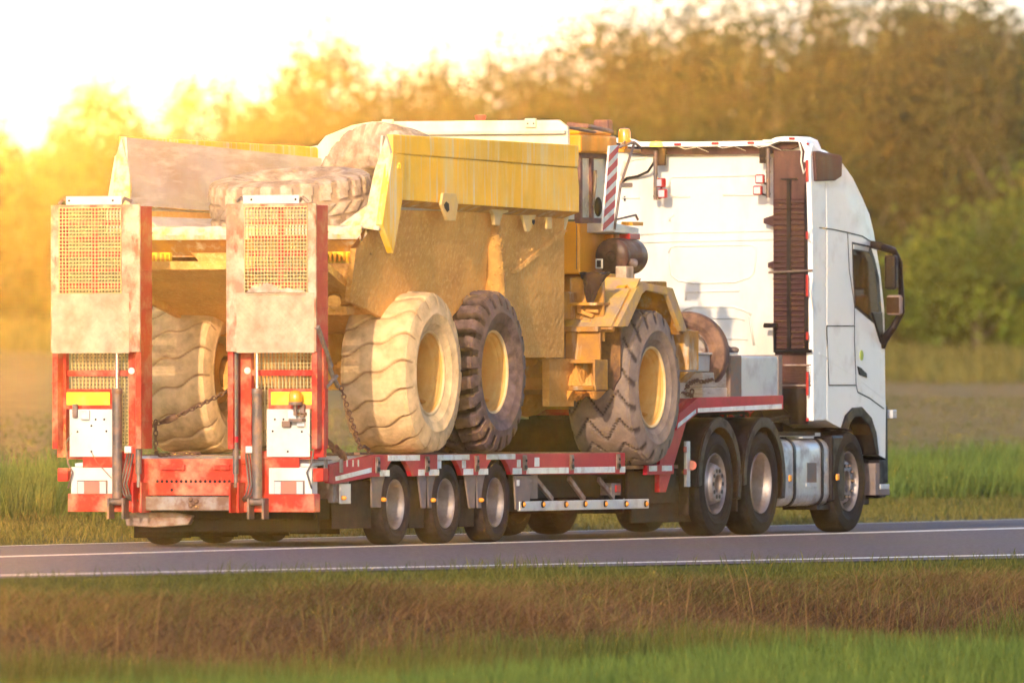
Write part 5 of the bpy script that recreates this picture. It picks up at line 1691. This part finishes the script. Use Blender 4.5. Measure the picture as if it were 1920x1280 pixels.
# air cleaner drum
q0, q1 = (6.577, -1.05, 2.846), (7.228, -1.05, 2.841)
b = MB(); b.lathe([(.001, -.02), (.05, -.015), (.15, -.012), (.165, .0), (.178, .008), (.182, .03), (.175, .05), (.182, .08), (.182, .56), (.17, .60), (.001, .60)], q0, 36, 'x')
dr = b.build('air_cleaner', M['drum'] if 'drum' in M else M.setdefault('drum', mat('dark_drum_paint', (.045, .022, .024), .32, dirt=(.12, .06, .05), amt=.3, scale=6)), DT, smooth=40)
b = MB(); b.lathe([(.04, -.024), (.05, -.03), (.06, -.024)], q0, 20, 'x'); b.build('drum_badge', M['drum'], dr)
b = MB(); q = (6.629, -1.22, 2.792); b.tube([q, (q[0] + .04, q[1] - .03, q[2] - .02), (q[0] + .16, q[1] - .02, q[2] - .05)], [.03, .05, .006], 10); b.build('drain_valve', M['steel'], dr, smooth=60)
b = MB(); q = (6.543, -1.2, 2.673); b.box(q[0] - .11, q[0] + .11, q[1] - .06, q[1] + .06, q[2] - .065, q[2] + .07); b.build('mud_block', M['tyD'], DT, bevel=.012)
# warning board, beacon and brackets by the cab
wb = [(6.385, -1.1, 3.952), (6.647, -1.1, 3.966), (6.49, -1.1, 3.103), (6.181, -1.1, 3.095)]
b = MB(); b.slab(wb, (.0, .02, 0)); WB = b.build('warning_board', M['refw'], DT)
A, B_, C_, D_ = [Vector(p) for p in wb]
for k in range(6):
    t0 = (k + .12) / 6.2; t1 = t0 + .088
    L0, L1 = A.lerp(D_, min(1, t0 + .09)), A.lerp(D_, min(1, t1 + .09)); R0, R1 = B_.lerp(C_, max(0, t0 - .03)), B_.lerp(C_, t1 - .03)
    off = Vector((0, -.002, 0))
    b = MB(); b.slab([L0 + off, R0 + off, R1 + off, L1 + off], (0, .0015, 0)); b.build('red_stripe', M['refr'], WB)
q = (7.088, -1, 3.995)
b = MB(); b.lathe([(.001, 0), (.065, 0), (.066, .02), (.062, .11), (.05, .14), (.001, .15)], q, 24, 'z'); bb = b.build('beacon', M['amber'], DT, smooth=50)
b = MB(); b.sphere((q[0], q[1], q[2] + .07), .035, 6); b.build('bulb', M['orange'], bb)
b = MB(); b.box(q[0] - .12, q[0] + .35, q[1] - .05, q[1] + .05, q[2] - .10, q[2] - .06); b.cyl((q[0], q[1], q[2] - .06), q, .03, 10); b.build('beacon_bracket', M['orange'], DT, bevel=.008)
b = MB(); b.tube([(7.098, -1.1, 3.989), (6.895, -1.1, 3.765), (6.708, -1.1, 3.574), (6.521, -1.1, 3.114)], .014, 8); b.tube([(6.647, -1.1, 3.945), (7.098, -1.1, 4), (7.284, -1.1, 3.949)], .014, 8); b.tube([(6.647, -1.1, 3.939), (7.15, -1, 4.028), (7.098, -1.1, 4)], .01, 6)
b.build('mirror_stay', M['steel'], DT, smooth=180)
b = MB(); b.tube([(6.567, -1.1, 3.212), (7.142, -1.1, 3.266), (7.204, -1.1, 3.218)], .012, 6); b.build('wiper_stay', M['steel'], DT)
b = MB(); b.box(6.986, 7.313, -1.12, -1.0, 3.158, 3.196); b.build('orange_bracket', M['orange'], DT, bevel=.005)
b = MB(); b.slab([(6.536, -1.1, 3.179), (7.235, -1.1, 3.132), (7.234, -1.1, 3.067), (6.536, -1.1, 3.082)], (0, .35, 0)); b.build('hood_plate', M['alu'], DT, bevel=.006)
b = MB(); b.box(6.923, 7.219, -1.12, -1.0, 3.017, 3.077); b.build('marker_lamp', M['redlens'], DT, bevel=.006)
b = MB(); b.box(7.059, 7.37, -.9, -.72, 2.95, 3.094); b.build('hood_side', M['orange'], DT, bevel=.03)
# front mudguard over the dumper's front wheel
for s in (1, -1):
    Ya, Yb = s * -1.46, s * -.82
    o = [(5.639, 2.132), (6.196, 2.52), (6.382, 2.58), (7.255, 2.526), (7.693, 2.085)]
    i_ = [(7.504, 2.089), (7.098, 2.455), (6.475, 2.5), (6.35, 2.456), (5.947, 2.133)]
    b = MB(); b.prism(o + i_, 'y', Ya, Ya + s * .05)
    fd = b.build('front_mudguard', M['fend'] if 'fend' in M else M.setdefault('fend', mat('scraped_yellow_mudguard', (.56, .34, .06), .6, dirt=(.38, .26, .18), amt=.55, scale=6, bump=.004)), DT, bevel=.008)
    o2 = [(a, c - .006) for a, c in o]; i2 = [(a * 1, c + .02) for a, c in i_]
    b = MB()
    for k in range(4):
        p, q = o2[k], o2[k + 1]
        b.slab([(p[0], Ya + s * .05, p[1]), (q[0], Ya + s * .05, q[1]), (q[0], Yb, q[1]), (p[0], Yb, p[1])], (0, 0, -.02))
    b.build('mudguard_top', mud_or, fd)
    b = MB(); b.slab([(o[1][0] - .0, Ya + s * .06, o[1][1]), (o[0][0], Ya + s * .06, o[0][1]), (o[0][0], Yb, o[0][1]), (o[1][0], Yb, o[1][1] )], (-.03, 0, 0))
    b.build('mudguard_rear', M['fend'], fd, bevel=.006)
    b = MB(); xx = o[0][0] - .30
    b.prism([(-0.92, 2.64), (-0.955, 2.414), (-1.034, 2.199), (-1.292, 2.134), (-1.447, 2.52), (-1.493, 2.616)] if s > 0 else [(-a, c) for a, c in [(-0.92, 2.64), (-0.955, 2.414), (-1.034, 2.199), (-1.292, 2.134), (-1.447, 2.52), (-1.493, 2.616)]], 'x', 6.2, 6.24)
    b.build('mudguard_stay', M['fend'], DT, bevel=.006)
    tr = [(-1.243, 2.494), (-1.271, 2.531), (-1.363, 2.536), (-1.317, 2.359), (-1.259, 2.209), (-1.225, 2.209), (-1.237, 2.359)]
    tr = tr if s > 0 else [(-a, c) for a, c in tr]
    b = MB()
    for a, c in zip(tr, tr[1:] + tr[:1]):
        b.bar((6.185, a[0], a[1]), (6.185, c[0], c[1]), .03, .035)
    b.build('pressed_frame', M['orange'], DT)
    # rubber flap, torn at the foot
    fl = [(-1.095, 2.123), (-1.318, 2.123), (-1.317, 1.63), (-1.26, 1.544), (-1.242, 1.49), (-1.202, 1.522), (-1.168, 1.485), (-1.134, 1.533), (-1.105, 1.512)]
    fl = fl if s > 0 else [(-a, c) for a, c in fl]
    b = MB(); b.prism(fl, 'x', 6.10, 6.13); b.build('mud_flap', M['flap'] if 'flap' in M else M.setdefault('flap', mat('stained_mud_flap', (.50, .24, .05), .85, dirt=(.06, .03, .03), amt=.62, scale=1.9, bump=.004)), DT)
    # access steps and mud pile
    def qb(b, x0, x1, px0, px1, z0, z1):
        return b.box(x0, x1, s * px0, s * px1, z0, z1)
    b = MB()
    qb(b, 5.55, 6.05, -0.904, -1.27, 2.341, 2.373)
    qb(b, 5.55, 6.05, -0.904, -1.281, 2.079, 2.132)
    qb(b, 5.75, 5.80, -0.904, -1.27, 1.983, 2.624)
    qb(b, 5.62, 5.66, -0.904, -1.281, 1.769, 2.079)
    b.build('step_frame', mud_or, DT, bevel=.01)
    b = MB()
    qb(b, 5.45, 5.80, -0.89, -1.266, 1.763, 1.801)
    qb(b, 5.45, 5.80, -0.89, -1.295, 1.496, 1.544)
    qb(b, 5.45, 5.80, -0.89, -0.912, 1.496, 1.801)
    qb(b, 5.45, 5.80, -1.26, -1.289, 1.496, 1.801)
    qb(b, 5.78, 5.82, -0.89, -1.289, 1.496, 1.801)
    b.build('access_step', mud_or, DT, bevel=.008)
    y0, y1 = sorted((s * -1.272, s * -0.906))
    heap('caked_mud', 5.43, 5.78, y0, y1, 1.539, .20, 12, M['mud'], DT)
    heap('caked_mud', 5.48, 5.78, y0 - .02, y1 - .04, 1.485, -.10, 13, M['mud'], DT)
    rr = random.Random(15)
    for i in range(9):
        y = rr.uniform(-1.269, -0.973); z = rr.uniform(2.143, 2.314)
        b = MB(); b.bar((5.70, s * y, z), (5.70, s * (y - rr.uniform(.02, .2)), z + rr.uniform(-.1, .1)), .05, .04)
        b.build('bent_plate', M['mud'], DT, bevel=.01)
    b = MB()
    b.tube([(5.5, s * -0.884, 1.716), (5.3, s * -0.913, 1.582), (5.0, s * -0.923, 1.502)], .03, 8)
    qb(b, 4.9, 5.6, -0.928, -1.008, 1.331, 1.811)
    b.prism([(s * -0.852, 1.491), (s * -1.069, 1.491), (s * -1.024, 1.421), (s * -0.978, 1.331), (s * -0.852, 1.331)], 'x', 5.4, 5.5)
    b.box(4.4, 5.5, s * -.75, s * -.68, 1.50, 1.62)
    b.build('side_bracket', M['mud'], DT, bevel=.008)
    b = MB(); b.box(7.95, 8.25, s * -1.207, s * -1.374, 1.695, 2.097); b.prism([(s * -1.218, 1.69), (s * -1.368, 1.679), (s * -1.241, 1.565)], 'x', 7.95, 8.2)
    b.build('front_corner_box', mud_or, DT, bevel=.01)
# crumpled black plastic hanging under the drum
rr = random.Random(21)
c0 = (5.62, -1.223, 2.662)
b = MB(); n, k = 26, 12; vs = []
for j in range(k + 1):
    t = j / k
    for i in range(n):
        a = 2 * pi * i / n
        w = .145 * (1 - .82 * t ** .8) * (1 + .16 * sin(5 * a + 4 * t) + .10 * sin(9 * a - 3 * t) + rr.uniform(-.05, .05))
        vs.append((c0[0] + .45 * w * sin(a), c0[1] + w * cos(a) + .05 * t, c0[2] - .30 * t + .02 * sin(3 * a) * (1 - t)))
b.add(vs, [(j * n + i, j * n + (i + 1) % n, (j + 1) * n + (i + 1) % n, (j + 1) * n + i) for j in range(k) for i in range(n)] + [tuple(range(n)), tuple(k * n + i for i in range(n))])
b.build('plastic_sheet', M.setdefault('bag', mat('black_plastic_sheet', (.03, .018, .018), .18, coat=.5, bump=.01, bscale=14)), DT, smooth=50)

# ------------------------------------------------------------------ loose things on the trailer
def torus_links(pts, link_l=.062, w=.040, r=.0075):
    """chain of real links along a polyline"""
    P = [Vector(p) for p in pts]
    b = MB()
    seg = [(P[i + 1] - P[i]).length for i in range(len(P) - 1)]
    tot = sum(seg); step = link_l * .78; n = max(2, int(tot / step))
    for k in range(n):
        d = tot * k / n
        i = 0
        while i < len(seg) - 1 and d > seg[i]:
            d -= seg[i]; i += 1
        c = P[i].lerp(P[i + 1], min(1, d / max(seg[i], 1e-6)))
        t = (P[i + 1] - P[i]).normalized()
        u = t.orthogonal().normalized(); v = t.cross(u)
        a = u if k % 2 else v
        path = []
        for j in range(8):
            an = 2 * pi * j / 8
            path.append(c + t * cos(an) * link_l / 2 + a * sin(an) * w / 2)
        path.append(path[0])
        b.tube(path, r, 5, cap=False)
    return b


def chain(pts, label, parent=None, grp='lashing chains'):
    o = torus_links(pts).build('lashing_chain', M['rust'], parent, smooth=180)
    tag(o, label, 'chain', grp)
    return o


chain([(-1.4, 0.692, 1.162), (-1.3, 0.616, 1.214), (-1.2, 0.546, 1.244), (-1, 0.394, 1.347), (-0.6, 0.204, 1.511)], 'rusty chain running up across the left rear tyre')
chain([(-1.4, 0.676, 1.188), (-1.4, 0.676, 0.911), (-1.3, 0.683, 0.874), (-1.25, 0.471, 0.889), (-1.2, 0.269, 0.884)], 'loose chain end hanging down and lying on the deck below the left tyre')
b = MB(); b.tube([(-1.3, 0.672, 1.188), (-1.28, 0.597, 1.213), (-1.25, 0.52, 1.249)], [.02, .035, .03], 8)
tag(b.build('chain_tensioner', M['rust'], smooth=180), 'rusty tensioner on the chain in front of the left rear tyre', 'tensioner')
chain([(-1.616, -1.33, 1.515), (-1.407, -1.33, 1.274), (-1.174, -1.31, 1.069), (-0.985, -1.28, 0.925)], 'taut chain beside the mud-caked right rear tyre')
b = MB(); b.bar((-2.359, -1.36, 2.104), (-1.999, -1.36, 1.718), .05, .07, (0, 1, 0)); LV = b.build('lever_binder', M['steel'], bevel=.006)
tag(LV, 'grey steel lever of the chain binder hooked beside the right ramp', 'lever')
b = MB(); b.tube([(-2.026, -1.36, 1.739), (-1.915, -1.36, 1.632), (-1.751, -1.35, 1.53)], .022, 8); b.tube([(-2.097, -1.36, 1.525), (-1.818, -1.36, 1.632)], .02, 8); b.build('binder_hook', M['steel'], LV, smooth=60)
b = MB()
for p in ((-1.833, -1.25, 1.046), (-1.721, -1.25, 1.004), (-1.554, -1.25, 0.963), (-1.414, -1.25, 0.916)):
    b.tube([p, (p[0] + .08, p[1], p[2] - .04), (p[0] + .12, p[1], p[2] - .10)], .022, 6)
b.tube([(-1.874, -1.25, 1.015), (-1.666, -1.25, 0.943), (-1.414, -1.25, 0.891), (-1.386, -1.25, 0.829)], .02, 6)
tag(b.build('load_hook', M['rust'], smooth=60), 'rusty hook and shackle lying on the tail rail by the right ramp', 'hook')
b = MB(); b.tube([(-1.015, -1.27, 0.93), (-0.846, -1.27, 0.96), (-0.733, -1.27, 0.929), (-0.762, -1.27, 0.903)], .014, 6); b.box(-0.95, -0.668, -1.26, -1.2, .876, .90)
tag(b.build('lashing_ring', M['rust'], smooth=60), 'lashing ring with the chain end on the deck edge below the right rear tyre', 'ring')

# two worn tyres thrown into the dump body
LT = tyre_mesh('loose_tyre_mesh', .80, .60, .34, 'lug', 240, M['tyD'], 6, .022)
t1 = link('loose_tyre', LT); t1.location = (.62, 0.069, 3.30); t1.rotation_euler = (radians(86), radians(-7), radians(20))
tag(t1, 'pale mud-caked tyre lying flat in the rear of the dump body', 'tyre', 'loose tyres in the dump body')
t2 = link('loose_tyre', LT); t2.location = (2.75, -0.051, 3.33); t2.rotation_euler = (radians(9), 0, radians(62))
tag(t2, 'pale mud-caked tyre standing upright against the right wall of the dump body', 'tyre', 'loose tyres in the dump body')

# gooseneck load
GZ = 1.412
b = MB(); b.box(9.711, 11.221, -1.19, -.72, GZ, 1.846); AB = b.build('aluminium_box', M['alu'], bevel=.02)
tag(AB, 'plain aluminium storage box on the front end of the red gooseneck', 'storage box')
b = MB(); b.box(9.695 - .01, 10.033, -1.195, -.71, GZ + .002, 1.846 + .004); b.build('brown_end_panel', M['cyl'], AB, bevel=.015)
b = MB(); b.box(11.139, 11.254, -1.2, -.70, GZ + .002, 1.852 + .004); b.build('lid_edge', M['skirt'], AB, bevel=.005)
b = MB()
for k in range(3):
    b.box(8.95, 9.9, -1.16 + k * .2, -.98 + k * .2, GZ + .002, GZ + .11); b.box(8.98, 9.86, -1.15 + k * .2, -.97 + k * .2, GZ + .112, 1.675 )
tb = b.build('timber_stack', M['wood'], bevel=.012)
tag(tb, 'short stack of pale timbers left of the aluminium box', 'timber')
zc0, zc1 = 1.681, 1.856
b = MB(); b.box(8.35, 9.98, -1.1, -.35, zc0 + .003, zc1); WC = b.build('white_crate', M['white'], bevel=.01)
tag(WC, 'long white box lying on the timbers behind the dumper front wheel', 'box')
b = MB(); b.box(8.33, 10.1, -1.13, -.32, zc1, zc1 + .022); b.build('lid', M['white'], WC, bevel=.005)
b = MB(); b.box(8.42, 8.75, -1.05, -.4, GZ + .002, zc0); tag(b.build('support_block', M['wood'], bevel=.01), 'dusty wooden block under the left end of the long white box', 'wooden block')
chain([(8.393, -1.18, 1.516), (8.567, -1.18, 1.576), (8.824, -1.15, 1.598), (8.901, -1.18, 1.576), (9.152, -1.17, 1.598), (9.287, -1.15, 1.609)], 'chain looped in the gap under the long white box')
rr = random.Random(31)
chain([(8.3 + .09 * i + rr.uniform(-.03, .03), -1.12 + rr.uniform(0, .14), GZ + .02 + rr.uniform(0, .09)) for i in range(8)], 'heap of rusty chain on the gooseneck deck beside the dumper front wheel')
SW = thing('spare_wheel', 'brown dusty spare wheel standing on the gooseneck between the dumper and the white cab', 'spare wheel', (9.4, 0, GZ))
ST = tyre_mesh('spare_tyre', .44, .26, .25, 'road', 72, mat('brown_dusty_tyre', (.09, .045, .035), .8, dirt=(.26, .14, .09), amt=.5, scale=5))
SR = MB(); SR.lathe([(.262, -.10), (.255, -.112), (.247, -.10), (.235, -.02), (.20, .03), (.12, .04), (.001, .04)], n=44)
w = wheel(SW, 'wheel', (9.4, -0.818, GZ + .45), False, (('tyre', ST), ('rim', SR.mesh('spare_rim', M['rimd'], 40))))
w.rotation_euler = (0, 0, radians(-82))
b = MB(); b.tube([(10.2, -0.935, 1.885), (10.2, -0.918, 1.929), (10.2, -0.953, 1.956), (10.2, -1, 1.934), (10.2, -1.023, 1.895), (10.2, -1.093, 1.89)], .012, 6); b.sphere((10.2, -1.041, 1.906), .05, 6, (1, 1.3, .7))
tag(b.build('hand_lamp', M['cyl'], smooth=180), 'small dark hand lamp with a curled cable on the white box lid', 'lamp')

# ------------------------------------------------------------------ air
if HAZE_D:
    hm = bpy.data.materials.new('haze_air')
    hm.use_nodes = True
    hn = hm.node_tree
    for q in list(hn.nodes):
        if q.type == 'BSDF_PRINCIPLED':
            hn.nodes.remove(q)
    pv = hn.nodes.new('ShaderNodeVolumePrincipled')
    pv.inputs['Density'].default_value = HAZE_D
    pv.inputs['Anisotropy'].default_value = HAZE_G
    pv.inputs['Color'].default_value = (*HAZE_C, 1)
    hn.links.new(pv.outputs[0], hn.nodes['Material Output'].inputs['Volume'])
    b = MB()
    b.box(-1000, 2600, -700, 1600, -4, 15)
    hz = b.build('haze', hm)  # thin air volume added to scatter the sky glow across the view
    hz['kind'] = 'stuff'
    hz['label'] = 'warm thin haze added to carry the sky glow'
